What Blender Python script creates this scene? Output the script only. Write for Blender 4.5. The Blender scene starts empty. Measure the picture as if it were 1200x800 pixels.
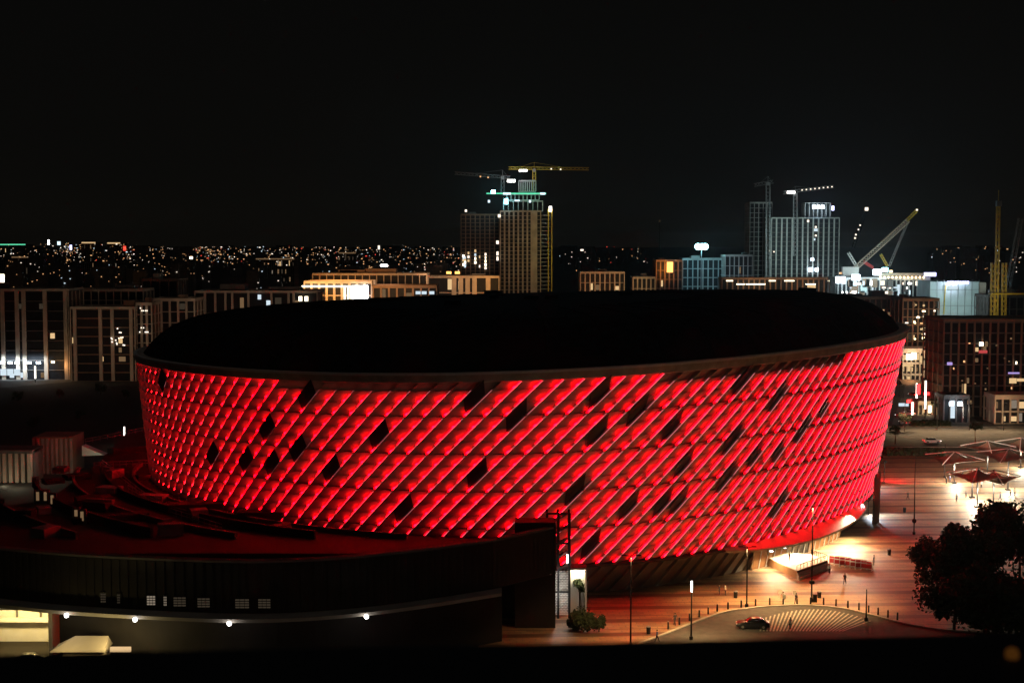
import bpy, bmesh, math, random
from mathutils import Vector, Matrix
random.seed(7)
R = random.Random(11)
PI = math.pi
sc = bpy.context.scene
col = sc.collection

# ------------------------------------------------------------------ camera
F = 1667.0; TH = math.atan(117 / F); H = 55.0
def ray(px, py):
    a = (px - 600) / F; b = (400 - py) / F
    return Vector((a, b * math.sin(TH) + math.cos(TH), b * math.cos(TH) - math.sin(TH)))
def G(px, py, z=0.0):                       # where the sight line meets height z
    d = ray(px, py); t = (z - H) / d.z
    return Vector((d.x * t, d.y * t, z))
def A(px, py, Y):                           # the point of a sight line at distance Y
    d = ray(px, py); t = Y / d.y
    return Vector((d.x * t, Y, H + d.z * t))
cam = bpy.data.cameras.new('camera'); co = bpy.data.objects.new('camera', cam); col.objects.link(co)
co.location = (0, 0, H); co.rotation_euler = (PI / 2 - TH, 0, 0)
cam.sensor_width = 36; cam.lens = F * 36 / 1200; cam.clip_start = 0.3; cam.clip_end = 60000
cam.dof.use_dof = True; cam.dof.focus_distance = 240; cam.dof.aperture_fstop = 2.8
sc.camera = co

# ------------------------------------------------------------------ materials
def nt(m):
    m.use_nodes = True
    return m.node_tree.nodes, m.node_tree.links
def mat(name, c, rough=0.75, metal=0.0, var=0.25, scale=0.6, bump=0.0, spec=0.3):
    m = bpy.data.materials.new(name); n, l = nt(m); b = n['Principled BSDF']
    b.inputs['Roughness'].default_value = rough; b.inputs['Metallic'].default_value = metal
    b.inputs['Specular IOR Level'].default_value = spec
    tc = n.new('ShaderNodeTexCoord'); no = n.new('ShaderNodeTexNoise')
    no.inputs['Scale'].default_value = scale; no.inputs['Detail'].default_value = 5
    l.new(tc.outputs['Object'], no.inputs['Vector'])
    r = n.new('ShaderNodeValToRGB'); r.color_ramp.elements[0].position = .3; r.color_ramp.elements[1].position = .7
    r.color_ramp.elements[0].color = tuple(x * (1 - var) for x in c) + (1,)
    r.color_ramp.elements[1].color = tuple(min(1, x * (1 + var)) for x in c) + (1,)
    l.new(no.outputs['Fac'], r.inputs['Fac']); l.new(r.outputs['Color'], b.inputs['Base Color'])
    if bump:
        bp = n.new('ShaderNodeBump'); bp.inputs['Strength'].default_value = bump
        l.new(no.outputs['Fac'], bp.inputs['Height']); l.new(bp.outputs['Normal'], b.inputs['Normal'])
    return m
def emat(name, c, s, sample=False):
    m = bpy.data.materials.new(name); n, l = nt(m)
    n.remove(n['Principled BSDF']); e = n.new('ShaderNodeEmission')
    e.inputs['Color'].default_value = tuple(c) + (1,); e.inputs['Strength'].default_value = s
    l.new(e.outputs[0], n['Material Output'].inputs['Surface'])
    m.cycles.emission_sampling = 'FRONT' if sample else 'NONE'
    return m
M = dict(
    concrete=mat('concrete', (.30, .27, .24), .85, scale=.25), dark_concrete=mat('dark_concrete', (.10, .09, .085), .85),
    beige=mat('beige_render', (.42, .35, .28), .85, scale=.15), brown=mat('brown_render', (.20, .13, .09), .85, scale=.2),
    black=mat('black_metal', (.02, .02, .022), .55, .4), grey=mat('grey_metal', (.22, .22, .23), .5, .5),
    dark_glass=mat('dark_glass', (.012, .014, .018), .12, .0, spec=.6), dull_glass=mat('dull_glass', (.010, .011, .014), .6, .0, spec=.15), white=mat('white_paint', (.75, .74, .72), .6, var=.06),
    panel=mat('facade_panel', (.52, .44, .38), .65, .0, var=.07, scale=1.3), dark_panel=mat('unlit_facade_panel', (.010, .010, .012), .5),
    fascia=mat('fascia_metal', (.52, .46, .40), .6), roofing=mat('roof_membrane', (.018, .018, .019), .95, spec=.1),
    deck=mat('deck_roofing', (.009, .008, .008), .8, scale=.3, bump=.2), podium=mat('podium_cladding', (.020, .016, .015), .8, scale=.3),
    asphalt=mat('asphalt', (.055, .052, .05), .85, scale=.8, bump=.15), sand=mat('sandy_ground', (.022, .019, .016), .95, scale=.02),
    kerb=mat('kerb_stone', (.36, .33, .29), .85), paint=mat('road_paint', (.30, .28, .24), .7, var=.35, scale=1.5),
    yellow=mat('yellow_crane_paint', (.55, .40, .05), .6), red=mat('red_paint', (.5, .03, .03), .5),
    fabric=mat('canopy_fabric', (.24, .17, .12), .8, var=.12), leaf=mat('leaves', (.026, .040, .016), .8, var=.4, scale=2),
    bark=mat('bark', (.09, .06, .04), .95, var=.3, scale=4), stone=mat('terrace_stone', (.55, .50, .44), .7, var=.1),
    wood=mat('timber_cladding', (.30, .15, .07), .6, var=.2), tyre=mat('tyre_rubber', (.02, .02, .02), .9),
    carblack=mat('black_car_paint', (.012, .013, .016), .32, .0, spec=.4), carwhite=mat('white_car_paint', (.7, .7, .7), .25, spec=.6),
    carred=mat('red_car_paint', (.4, .02, .02), .25, spec=.6), skin=mat('skin', (.42, .26, .18), .6, var=.05),
    cloth_dark=mat('dark_cloth', (.03, .03, .04), .9), cloth_white=mat('white_cloth', (.65, .63, .6), .9), cloth_blue=mat('blue_cloth', (.06, .09, .2), .9),
    hair=mat('hair', (.015, .012, .01), .8), sheet=mat('scaffold_sheeting', (.52, .62, .62), .8, var=.15, scale=.12),
    raw=mat('raw_concrete', (.36, .36, .35), .9, scale=.1), coping=mat('parapet_paint', (.03, .03, .034), .7, var=.15, scale=3), moss=mat('hedge', (.03, .045, .018), .9, var=.4, scale=3),
    e_red=emat('red_led', (1, .0002, .0022), 84, True), e_red_soft=emat('red_led_strip', (1, .0003, .006), 9.0, True), e_line=emat('led_line', (1, .24, .27), .85),
    e_white=emat('white_lamp', (1, .97, .92), 9), e_cool=emat('cool_lamp', (.72, .88, 1), 12), e_warm=emat('warm_lamp', (1, .72, .38), 7),
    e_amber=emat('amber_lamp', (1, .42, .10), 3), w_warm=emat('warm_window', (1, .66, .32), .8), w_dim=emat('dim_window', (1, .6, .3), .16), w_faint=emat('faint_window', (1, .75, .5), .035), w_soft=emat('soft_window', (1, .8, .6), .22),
    w_cool=emat('cool_window', (.75, .9, 1), .9), w_bright=emat('bright_window', (1, .86, .6), 4), e_dotw=emat('far_white_lamp', (1, .85, .68), 1.7),
    e_doto=emat('far_orange_lamp', (1, .52, .22), 1.2), e_dotc=emat('far_cool_lamp', (.7, .9, 1), 1.5), e_dotr=emat('far_red_lamp', (1, .08, .05), 1.2),
    e_green=emat('green_lamp', (.15, 1, .55), 1.0), e_purple=emat('violet_sign', (.6, .6, 1), 4), e_tail=emat('tail_lamp', (1, .03, .03), 5, True),
    violet_dim=emat('violet_dim_sign', (.6, .45, 1), .7), red_dim=emat('red_dim_sign', (1, .12, .12), .5), amber_dim=emat('amber_reflection', (1, .36, .06), .045), e_cyan=emat('cyan_flood', (.35, .9, 1), 30), e_post=emat('light_column', (1, .90, .78), 3.5),
)
def paving_material():
    m = bpy.data.materials.new('striped_paving'); n, l = nt(m); b = n['Principled BSDF']; b.inputs['Roughness'].default_value = .6
    tc = n.new('ShaderNodeTexCoord'); mp = n.new('ShaderNodeMapping'); mp.inputs['Rotation'].default_value = (0, 0, math.radians(-3))
    l.new(tc.outputs['Object'], mp.inputs['Vector'])
    sx = n.new('ShaderNodeSeparateXYZ'); l.new(mp.outputs['Vector'], sx.inputs['Vector'])
    def band(period, duty):
        d = n.new('ShaderNodeMath'); d.operation = 'DIVIDE'; d.inputs[1].default_value = period; l.new(sx.outputs['Y'], d.inputs[0])
        f = n.new('ShaderNodeMath'); f.operation = 'FRACT'; l.new(d.outputs[0], f.inputs[0])
        g = n.new('ShaderNodeMath'); g.operation = 'LESS_THAN'; g.inputs[1].default_value = duty; l.new(f.outputs[0], g.inputs[0]); return g
    b1 = band(7.2, .26); b2 = band(3.6, .08)
    mx = n.new('ShaderNodeMath'); mx.operation = 'MAXIMUM'; l.new(b1.outputs[0], mx.inputs[0]); l.new(b2.outputs[0], mx.inputs[1])
    br = n.new('ShaderNodeTexBrick'); br.inputs['Scale'].default_value = .28; br.inputs['Mortar Size'].default_value = .018
    br.inputs['Color1'].default_value = (.38, .245, .13, 1); br.inputs['Color2'].default_value = (.28, .175, .095, 1); br.inputs['Mortar'].default_value = (.2, .16, .13, 1)
    l.new(mp.outputs['Vector'], br.inputs['Vector'])
    no = n.new('ShaderNodeTexNoise'); no.inputs['Scale'].default_value = .25; no.inputs['Detail'].default_value = 6; l.new(tc.outputs['Object'], no.inputs['Vector'])
    mu = n.new('ShaderNodeMixRGB'); mu.blend_type = 'MULTIPLY'; mu.inputs['Fac'].default_value = .7
    rr = n.new('ShaderNodeValToRGB'); rr.color_ramp.elements[0].color = (.5, .5, .5, 1); rr.color_ramp.elements[0].position = .3; rr.color_ramp.elements[1].position = .7
    l.new(no.outputs['Fac'], rr.inputs['Fac']); l.new(br.outputs['Color'], mu.inputs[1]); l.new(rr.outputs['Color'], mu.inputs[2])
    mi = n.new('ShaderNodeMixRGB'); mi.inputs[2].default_value = (.10, .055, .035, 1)
    l.new(mx.outputs[0], mi.inputs['Fac']); l.new(mu.outputs[0], mi.inputs[1]); l.new(mi.outputs[0], b.inputs['Base Color'])
    return m
M['paving'] = paving_material()

# ------------------------------------------------------------------ mesh helpers
class MB:
    def __init__(s): s.v = []; s.f = []; s.m = []; s.cur = 0
    def add(s, vs, fs):
        o = len(s.v); s.v += [tuple(v) for v in vs]
        for f in fs: s.f.append(tuple(i + o for i in f)); s.m.append(s.cur)
        return s
    def quad(s, a, b, c, d): return s.add([a, b, c, d], [(0, 1, 2, 3)])
    def box(s, lo, hi):
        x0, y0, z0 = lo; x1, y1, z1 = hi
        return s.add([(x0, y0, z0), (x1, y0, z0), (x1, y1, z0), (x0, y1, z0), (x0, y0, z1), (x1, y0, z1), (x1, y1, z1), (x0, y1, z1)],
                     [(3, 2, 1, 0), (4, 5, 6, 7), (0, 1, 5, 4), (1, 2, 6, 5), (2, 3, 7, 6), (3, 0, 4, 7)])
    def cbox(s, c, d, rz=0):
        o = len(s.v); s.box(tuple(-x / 2 for x in d), tuple(x / 2 for x in d)); k, q = math.cos(rz), math.sin(rz)
        s.v[o:] = [(c[0] + k * x - q * y, c[1] + q * x + k * y, c[2] + z) for x, y, z in s.v[o:]]
        return s
    def tube(s, p, q, r, n=6, r2=None, caps=True):
        p = Vector(p); q = Vector(q); d = (q - p).normalized(); a = d.orthogonal().normalized(); b = d.cross(a); r2 = r if r2 is None else r2
        vs = [p + (a * math.cos(2 * PI * i / n) + b * math.sin(2 * PI * i / n)) * r for i in range(n)] + [q + (a * math.cos(2 * PI * i / n) + b * math.sin(2 * PI * i / n)) * r2 for i in range(n)]
        fs = [(i, (i + 1) % n, n + (i + 1) % n, n + i) for i in range(n)]
        if caps: fs += [tuple(range(n))[::-1], tuple(range(n, 2 * n))]
        return s.add(vs, fs)
    def prism(s, poly, z0, z1):
        n = len(poly); vs = [(p[0], p[1], z0) for p in poly] + [(p[0], p[1], z1) for p in poly]
        return s.add(vs, [tuple(range(n))[::-1], tuple(range(n, 2 * n))] + [(i, (i + 1) % n, n + (i + 1) % n, n + i) for i in range(n)])
    def ball(s, c, r, n=8, k=5, sz=1.0):
        vs = [(c[0], c[1], c[2] - r * sz)]
        for j in range(1, k):
            a = -PI / 2 + PI * j / k
            vs += [(c[0] + r * math.cos(a) * math.cos(2 * PI * i / n), c[1] + r * math.cos(a) * math.sin(2 * PI * i / n), c[2] + r * sz * math.sin(a)) for i in range(n)]
        vs.append((c[0], c[1], c[2] + r * sz)); t = len(vs) - 1
        fs = [(0, 1 + (i + 1) % n, 1 + i) for i in range(n)] + [(t, t - n + i, t - n + (i + 1) % n) for i in range(n)]
        for j in range(k - 2):
            o = 1 + j * n; fs += [(o + i, o + (i + 1) % n, o + n + (i + 1) % n, o + n + i) for i in range(n)]
        return s.add(vs, fs)
    def lattice(s, p, q, w, bays, r, q2=None):
        p = Vector(p); q = Vector(q); d = (q - p).normalized(); a = d.cross(Vector((0, 1, 0)))
        a = a.normalized() if a.length > .05 else Vector((1, 0, 0)); b = d.cross(a)
        cs = [(a * x + b * y) * (w / 2) for x, y in ((-1, -1), (1, -1), (1, 1), (-1, 1))]
        for c in cs: s.tube(p + c, q + c, r, 4)
        for k in range(bays):
            u = p.lerp(q, k / bays); v = p.lerp(q, (k + 1) / bays)
            for i in range(4): s.tube(u + cs[i], v + cs[(i + 1) % 4], r * .7, 3, caps=False)
        return s
    def build(s, name, m, parent=None, smooth=False):
        off = parent_loc(parent)
        me = bpy.data.meshes.new(name); me.from_pydata([(x - off[0], y - off[1], z - off[2]) for x, y, z in s.v], [], s.f)
        for k in (m if isinstance(m, (list, tuple)) else [m]): me.materials.append(k)
        if isinstance(m, (list, tuple)): me.polygons.foreach_set('material_index', s.m)
        if smooth: me.polygons.foreach_set('use_smooth', [True] * len(me.polygons))
        me.update(); o = bpy.data.objects.new(name, me); col.objects.link(o); o.parent = parent
        return o
def parent_loc(p):
    v = Vector((0, 0, 0))
    while p is not None: v += p.location; p = p.parent
    return v
def tag(o, label, cat, group=None, kind=None):
    if label: o['label'] = label
    if cat: o['category'] = cat
    if group: o['group'] = group
    if kind: o['kind'] = kind
    return o
def thing(name, label, cat, loc=(0, 0, 0), group=None):
    o = bpy.data.objects.new(name, None); col.objects.link(o); o.location = loc; o.empty_display_size = .5
    return tag(o, label, cat, group)
def struct(name, mb, m, label=None):
    o = mb.build(name, m); o['kind'] = 'structure'
    if label: o['label'] = label
    return o
KIDS = {}
def copy_tree(o, loc=None, rz=None, label=None, group=None, parent=None):
    c = o.copy(); col.objects.link(c); c.parent = parent
    if loc is not None: c.location = loc
    if rz is not None: c.rotation_euler = (0, 0, rz)
    if label: c['label'] = label
    if group: c['group'] = group
    for ch in list(o.children): copy_tree(ch, parent=c)
    return c
def lamp(kind, loc, power, color, parent=None, size=.3, target=None, angle=100, blend=.6):
    d = bpy.data.lights.new(kind.lower() + '_light', kind); d.energy = power; d.color = color
    if kind in ('POINT', 'SPOT'): d.shadow_soft_size = size
    if kind == 'SPOT': d.spot_size = math.radians(angle); d.spot_blend = blend
    if kind == 'AREA': d.size = size
    o = bpy.data.objects.new('lamp_light', d); col.objects.link(o)
    o.location = Vector(loc) - parent_loc(parent); o.parent = parent
    if target is not None: o.rotation_euler = (Vector(target) - Vector(loc)).to_track_quat('-Z', 'Y').to_euler()
    return o
def wash(loc, power, color, parent, size=1):          # fixtureless spot added to brighten the facade behind it
    return lamp('SPOT', loc, power, color, parent, size, Vector(loc) + Vector((0, 10, 1.5)), 150, .8)
def flat(pts, z):
    mb = MB(); g = [G(x, y, z) for x, y in pts]; mb.add(g, [tuple(range(len(g)))]); return mb
WARM = (1, .68, .36); COOL = (.75, .9, 1); WHITE = (1, .93, .82)

# ------------------------------------------------------------------ night sky and moon
w = bpy.data.worlds.new('World'); sc.world = w; n, l = nt(w)
tc = n.new('ShaderNodeTexCoord'); sx = n.new('ShaderNodeSeparateXYZ'); l.new(tc.outputs['Generated'], sx.inputs[0])
rp = n.new('ShaderNodeValToRGB'); l.new(sx.outputs['Z'], rp.inputs['Fac'])
e = rp.color_ramp.elements; e[0].position = 0; e[0].color = (.0052, .0047, .0036, 1); e[1].position = .30; e[1].color = (.0027, .0027, .0027, 1)
k = e.new(.05); k.color = (.0040, .0038, .0032, 1)
l.new(rp.outputs['Color'], n['Background'].inputs['Color']); n['Background'].inputs['Strength'].default_value = .72
sd = bpy.data.lights.new('moon', 'SUN'); sd.energy = .035; sd.angle = math.radians(.5); sd.color = (1, .95, .88)
so = bpy.data.objects.new('moon', sd); col.objects.link(so); so.rotation_euler = (math.radians(32), 0, math.radians(35))

# ------------------------------------------------------------------ ground, plaza, roads
struct('ground', MB().quad((-9000, -300, 0), (9000, -300, 0), (9000, 14000, 0), (-9000, 14000, 0)), M['sand'])
plaza = MB(); pts = [(560, 800), (1400, 800), (1400, 560), (1250, 528), (1020, 528), (900, 528), (560, 640)]
plaza.add([G(x, y, .02) for x, y in pts], [tuple(range(len(pts)))]); struct('plaza_paving', plaza, M['paving'])
# street behind the plaza
struct('street', flat([(1000, 524), (1400, 524), (1400, 500), (1000, 500)], .012), M['asphalt'])
struct('side_street', flat([(1044, 500), (1112, 500), (1106, 432), (1068, 432)], .016), M['asphalt'])
mb = MB()
for yy in (524, 500): 
    a = G(1000, yy); b = G(1400, yy); mb.box((a.x, a.y - .15, 0), (b.x, a.y + .15, .14))
struct('kerb', mb, M['kerb'])
mb = MB(); a = G(1010, 512, .02)
for k in range(26): mb.box((a.x + k * 6, a.y - .08, .016), (a.x + k * 6 + 3, a.y + .08, .02))
struct('road_markings', mb, M['paint'])
# drop-off road with curved edge, in front of the plaza
edge = [(740, 757), (790, 738), (826, 724), (858, 715), (905, 710), (950, 709), (990, 713), (1024, 721), (1060, 730), (1110, 738), (1180, 742)]
inner = [G(x, y, .026) for x, y in edge]
def smooth_line(p, k=6):
    out = []
    for i in range(len(p) - 1):
        p0 = p[max(i - 1, 0)]; p1 = p[i]; p2 = p[i + 1]; p3 = p[min(i + 2, len(p) - 1)]
        for j in range(k):
            t = j / k; out.append(.5 * ((2 * p1) + (p2 - p0) * t + (2 * p0 - 5 * p1 + 4 * p2 - p3) * t * t + (3 * p1 - p0 - 3 * p2 + p3) * t ** 3))
    return out + [p[-1]]
inner = smooth_line(inner)
mb = MB(); mb.add(inner + [G(1400, 745, .026), G(1400, 830, .026), G(700, 830, .026)], [tuple(range(len(inner) + 3))]); struct('drop_off_road', mb, M['asphalt'])
mb = MB()
for i in range(len(inner) - 1):
    a, b = inner[i], inner[i + 1]; d = (b - a).normalized(); nn = Vector((-d.y, d.x, 0)) * .18
    mb.prism([a - nn, b - nn, b + nn, a + nn], .022, .15)
struct('road_kerb', mb, M['kerb'])
mb = MB()                                  # fan of pale ribs across the drop-off crossing
for k in range(26):
    t = k / 25; x0 = 893 + 127 * t; y0 = 713.5 + 22 * (2 * t - .95) ** 2 * .55; x1 = 880 + 118 * t + (t - .5) * -22; y1 = 739
    a = G(x0, y0, .032); b = G(x1, y1, .032); d = (b - a).normalized(); nn = Vector((-d.y, d.x, 0)) * .11
    mb.quad(a - nn, b - nn, b + nn, a + nn)
struct('crossing_stripes', mb, M['paint'])

# ------------------------------------------------------------------ the arena
PEOPLE = []
NF = 150; ZR = 35.35; ZB = 5.0; NB = 5; BH = 6.0
RP = [3.18, 288.49, 75.56, .87, 2.33, -.42, 2.39, .63, .50]
def rim_xy(t):
    r = RP[2] + sum(RP[3 + 2 * k] * math.cos((k + 2) * t) + RP[4 + 2 * k] * math.sin((k + 2) * t) for k in range(3))
    return Vector((RP[0] + r * math.cos(t), RP[1] + r * math.sin(t), 0))
KT = 2400; _p = [rim_xy(2 * PI * i / KT) for i in range(KT + 1)]; _s = [0.0]
for i in range(KT): _s.append(_s[-1] + (_p[i + 1] - _p[i]).length)
PER = _s[-1]; _tab = []; j = 0
SUB = 20                                    # table of rim points, tangents and normals by arc length
for i in range(NF * SUB):
    s = PER * i / (NF * SUB)
    while _s[j + 1] < s: j += 1
    u = (s - _s[j]) / (_s[j + 1] - _s[j]); _tab.append(_p[j].lerp(_p[j + 1], u))
_nor = []
for i in range(len(_tab)):
    d = (_tab[(i + 1) % len(_tab)] - _tab[i - 1]).normalized(); _nor.append(Vector((d.y, -d.x, 0)))
def S(q, z, off=0.0):                       # facade surface: q counts fins round the rim, off stands out from it
    x = (q % NF) * SUB; i = int(x); u = x - i; L = len(_tab)
    p = _tab[i % L].lerp(_tab[(i + 1) % L], u); nn = _nor[i % L].lerp(_nor[(i + 1) % L], u)
    sh = (6.96 + 1.81 * nn.x + 1.33 * nn.y - 1.84 * (nn.x ** 2 - nn.y ** 2) - .12 * nn.x * nn.y) * (1 - z / ZR)
    v = Vector((p.x, p.y, 0)) + nn * (off - sh - .9); v.z = z * (1 + .06 * nn.x); return v
def pix(p):
    y, z = p[1], p[2] - H; fw = y * math.cos(TH) - z * math.sin(TH); up = y * math.sin(TH) + z * math.cos(TH)
    return 600 + F * p[0] / fw, 400 - F * up / fw
_front = [(q / 4, z / 2) for q in range(NF * 4) for z in range(8, 71) if (lambda n_: n_.y < .35)(_nor[q * 5])]
_fp = [pix(S(q, z)) for q, z in _front]
def on_facade(px, py):
    b = min(range(len(_fp)), key=lambda i: (_fp[i][0] - px) ** 2 + (_fp[i][1] - py) ** 2); return _front[b]
dead_px = [(451, 507), (551, 462), (602, 482), (549, 552), (476, 592), (695, 467), (695, 512), (675, 565), (356, 463), (319, 497),
           (352, 530), (322, 542), (290, 552), (256, 527), (224, 481), (209, 516), (386, 565), (196, 437), (747, 482), (790, 502), (786, 542), (847, 520),
           (852, 547), (880, 535), (900, 530), (785, 584), (740, 587), (862, 452), (907, 457), (692, 630), (772, 590),
           (930, 500), (960, 470), (905, 590)]
dead = set()
for x, y in dead_px:
    q, z = on_facade(x, y); m = math.floor(q); i = math.floor(q - (z - ZB) / 3.0)
    dead.add((i % NF, m % NF))
arena = thing('arena', 'huge drum-shaped arena glowing red with slanting light lines under a black domed roof', 'arena', (3, 284, 0))
DP = 1.1                                    # depth of the sawtooth between fins
def off_at(wf): return DP * (1 - wf)
def qx(i, zz): return i + zz / 3.0          # fin i at height zz above the lit base
def lit_top(q, px_):                        # the fascia covers the head of the fins on two stretches
    return (340 < px_ < 612) or (800 < px_ < 996)
for b in range(NB):
    z0 = ZB + b * BH; z1 = z0 + BH; pm = MB(); lines = MB(); single = []; nodes = MB(); K = 4
    for i in range(NF):
        prev = None
        for k in range(3):                  # three folded facets per band: each leans out towards its top
            za = z0 + BH * k / 3; zb = z0 + BH * (k + 1) / 3; zm = (za + zb) / 2
            rows = []
            for zz, ph in ((za, 0), (zm, .35), (zb, 1)):
                qq = qx(i, zz - ZB); rows.append([S(qq + wf, zz, off_at(wf) + .42 * ph * (.25 + wf) * (1 if wf < .9 else .6)) for wf in (.03, .45, .93)])
            for r0, r1 in zip(rows, rows[1:]):
                for c in range(2): pm.quad(r0[c], r0[c + 1], r1[c + 1], r1[c])
            if prev:
                for c in range(2): pm.quad(prev[c], prev[c + 1], rows[0][c + 1], rows[0][c])
            prev = rows[-1]
            qa = qx(i, za - ZB); qb = qx(i, zb - ZB)
            pm.quad(S(qa + .93, za, off_at(.93)), S(qa + 1.03, za, DP), S(qb + 1.03, zb, DP), S(qb + .93, zb, off_at(.93)))
        # light line along the outer edge of the fin
        top = z1 - .22; bot = z0 + .12; px_ = pix(S(qx(i, z1 - ZB), z1))[0]; front = _nor[int((qx(i, z0 - ZB) % NF) * SUB) % len(_nor)].y < .4
        if b == NB - 1 and lit_top(0, px_): top = z1 - 1.9
        tgt = lines
        if 470 < px_ < 930 and _nor[int((i % NF) * SUB)].y < -.3 and len(single) < 20: tgt = MB(); single.append(tgt)
        for k in range(3):
            za = bot + (top - bot) * k / 3; zb = bot + (top - bot) * (k + 1) / 3; qa = qx(i, za - ZB); qb = qx(i, zb - ZB); hw = .022
            tgt.quad(S(qa - .030, za, DP - .10), S(qa - .002, za, DP - .01), S(qb - .002, zb, DP - .01), S(qb - .030, zb, DP - .10))
        # small flood lamps on the left face of the fin
        for zz in (.45, 2.45, 4.45):
            zc = z0 + zz; q = qx(i, zc - ZB); mcell = math.floor(q - .40)
            if ((i - 1) % NF, mcell % NF) in dead: continue
            if b == NB - 1 and zz > 4 and lit_top(0, px_): continue
            hq = .0
            nodes.cur = 0; dz = .17; dq = dz / 3
            nodes.quad(S(q - dq - .15, zc - dz, DP * .90), S(q + dq - .15, zc + dz, DP * .90), S(q + dq - .05, zc + dz, DP * .94), S(q - dq - .05, zc - dz, DP * .94))
            nodes.cur = 1; dz2 = .45 if zz < 1 else .95; zm = zc
            nodes.quad(S(q - dz2 / 3 - .12, zm - dz2, DP * .74), S(q + dz2 / 3 - .12, zm + dz2, DP * .74), S(q + dz2 / 3 - .03, zm + dz2, DP * .84), S(q - dz2 / 3 - .03, zm - dz2, DP * .84))
    band = pm.build('facade_band', M['panel'], arena); ln_ = lines.build('led_line', M['e_line'], band); ln_['kind'] = 'stuff'
    for lm_ in single: lm_.build('led_line', M['e_line'], band)
    fl_ = nodes.build('flood_lamps', [M['e_red'], M['e_red_soft']], band); fl_['kind'] = 'stuff'
for (i, m) in sorted(dead):                 # unlit dark panels
    mb = MB(); K = 4
    for k in range(K):
        qa = m + k / K; qb = m + (k + 1) / K
        def pt(q, wf):
            # the nearest copy of the strip round the ring
            ii = i
            while q - ii > NF / 2: ii += NF
            while q - ii < -NF / 2: ii -= NF
            zz = min(max(3 * (q - ii) - 3 * wf, -.2), 30); return S(q, ZB + zz, off_at(max(0., min(1., wf))) + .50)
        for wa, wb in ((.08, .5), (.5, .86)):
            mb.quad(pt(qa, wb), pt(qb, wb), pt(qb, wa), pt(qa, wa))
    o = mb.build('unlit_panel', M['dark_panel'], arena); o['label'] = 'unlit black panel in the glowing facade'
def ring(prof, name, m, par=arena, q0=0, q1=NF, step=.5, smooth=False):      # prof: list of (z, off)
    mb = MB(); c = int((q1 - q0) / step); closed = (q1 - q0) >= NF; n = len(prof)
    rows = [[S(q0 + k * step, z, o) for z, o in prof] for k in range(c if closed else c + 1)]
    for r_ in rows: mb.v += [tuple(p) for p in r_]
    for k in range(c):
        k2 = (k + 1) % len(rows)
        for t in range(n - 1): mb.f.append((k * n + t, k2 * n + t, k2 * n + t + 1, k * n + t + 1)); mb.m.append(0)
    return mb.build(name, m, par, smooth)
for b in range(1, NB): ring([(ZB + b * BH - .05, 0), (ZB + b * BH - .05, DP * .7), (ZB + b * BH + .05, DP * .7), (ZB + b * BH + .05, 0)], 'seam_shadow_ring', M['dark_concrete'])  # dark rings added to draw the shadow seams between bands
ring([(34.3, DP + .02), (34.45, DP + .15), (35.5, DP + .2), (35.75, DP - .1), (35.8, -.6)], 'rim_fascia', M['fascia'])
ring([(35.50, DP + .12), (35.50, DP + .30), (35.86, DP + .30), (35.86, DP - .3)], 'rim_cap', M['white'])
ring([(4.99, DP), (4.8, DP + .25), (4.5, DP + .2), (4.4, -1.0)], 'lower_fascia', M['dark_concrete'])
mb = MB()                                   # base wall with blank slanting fins
for i in range(NF):
    for za, zb in ((0, 2.3), (2.3, 4.6)):
        qa = i + za / 3; qb = i + zb / 3
        mb.quad(S(qa, za, -.2), S(qa + .93, za, -.75), S(qb + .93, zb, -.75), S(qb, zb, -.2)); mb.quad(S(qa + .93, za, -.75), S(qa + 1, za, -.2), S(qb + 1, zb, -.2), S(qb + .93, zb, -.75))
mb.build('base_wall', M['concrete'], arena)
mb = MB(); C0 = Vector((3.18, 288.49, 0)); levels = [1, .993, .98, .96, .93, .88, .8, .65, .45, .2]; nq = 150
for k in levels:
    for i in range(nq):
        p = S(i, ZR); e_ = C0 + (Vector((p.x, p.y, 0)) - C0) * (k - .004); mb.v.append((e_.x, e_.y, 35.6 + (p.z - 35.35) * k + 7.4 * (1 - k ** 14)))
mb.v.append((C0.x, C0.y, 43.0))
for t in range(len(levels) - 1):
    for i in range(nq): mb.f.append((t * nq + i, t * nq + (i + 1) % nq, (t + 1) * nq + (i + 1) % nq, (t + 1) * nq + i)); mb.m.append(0)
t = (len(levels) - 1) * nq
for i in range(nq): mb.f.append((t + i, t + (i + 1) % nq, len(mb.v) - 1)); mb.m.append(0)
for i in range(0, nq, 3):                   # low standing seams on the membrane
    for t in range(len(levels) - 2):
        a = Vector(mb.v[t * nq + i]); b = Vector(mb.v[(t + 1) * nq + i]); d = Vector((-(b - a).y, (b - a).x, 0)).normalized() * .12; u_ = Vector((0, 0, .16))
        mb.add([a - d, b - d, b + d, a + d, a + u_, b + u_], [(0, 4, 5, 1), (3, 2, 5, 4)])
mb.build('roof', M['roofing'], arena)
for i in range(9):                         # low service units on the roof
    a = R.uniform(0, 2 * PI); k = R.uniform(.1, .8); p = S(a / (2 * PI) * NF, ZR); e_ = C0 + (Vector((p.x, p.y, 0)) - C0) * k
    MB().cbox((e_.x, e_.y, 35.6 + (p.z - 35.35) * k + 7.4 * (1 - k ** 14) + .3), (R.uniform(1, 4), R.uniform(1, 3), .9), R.uniform(0, 3)).build('roof_unit', M['roofing'], arena)

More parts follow.
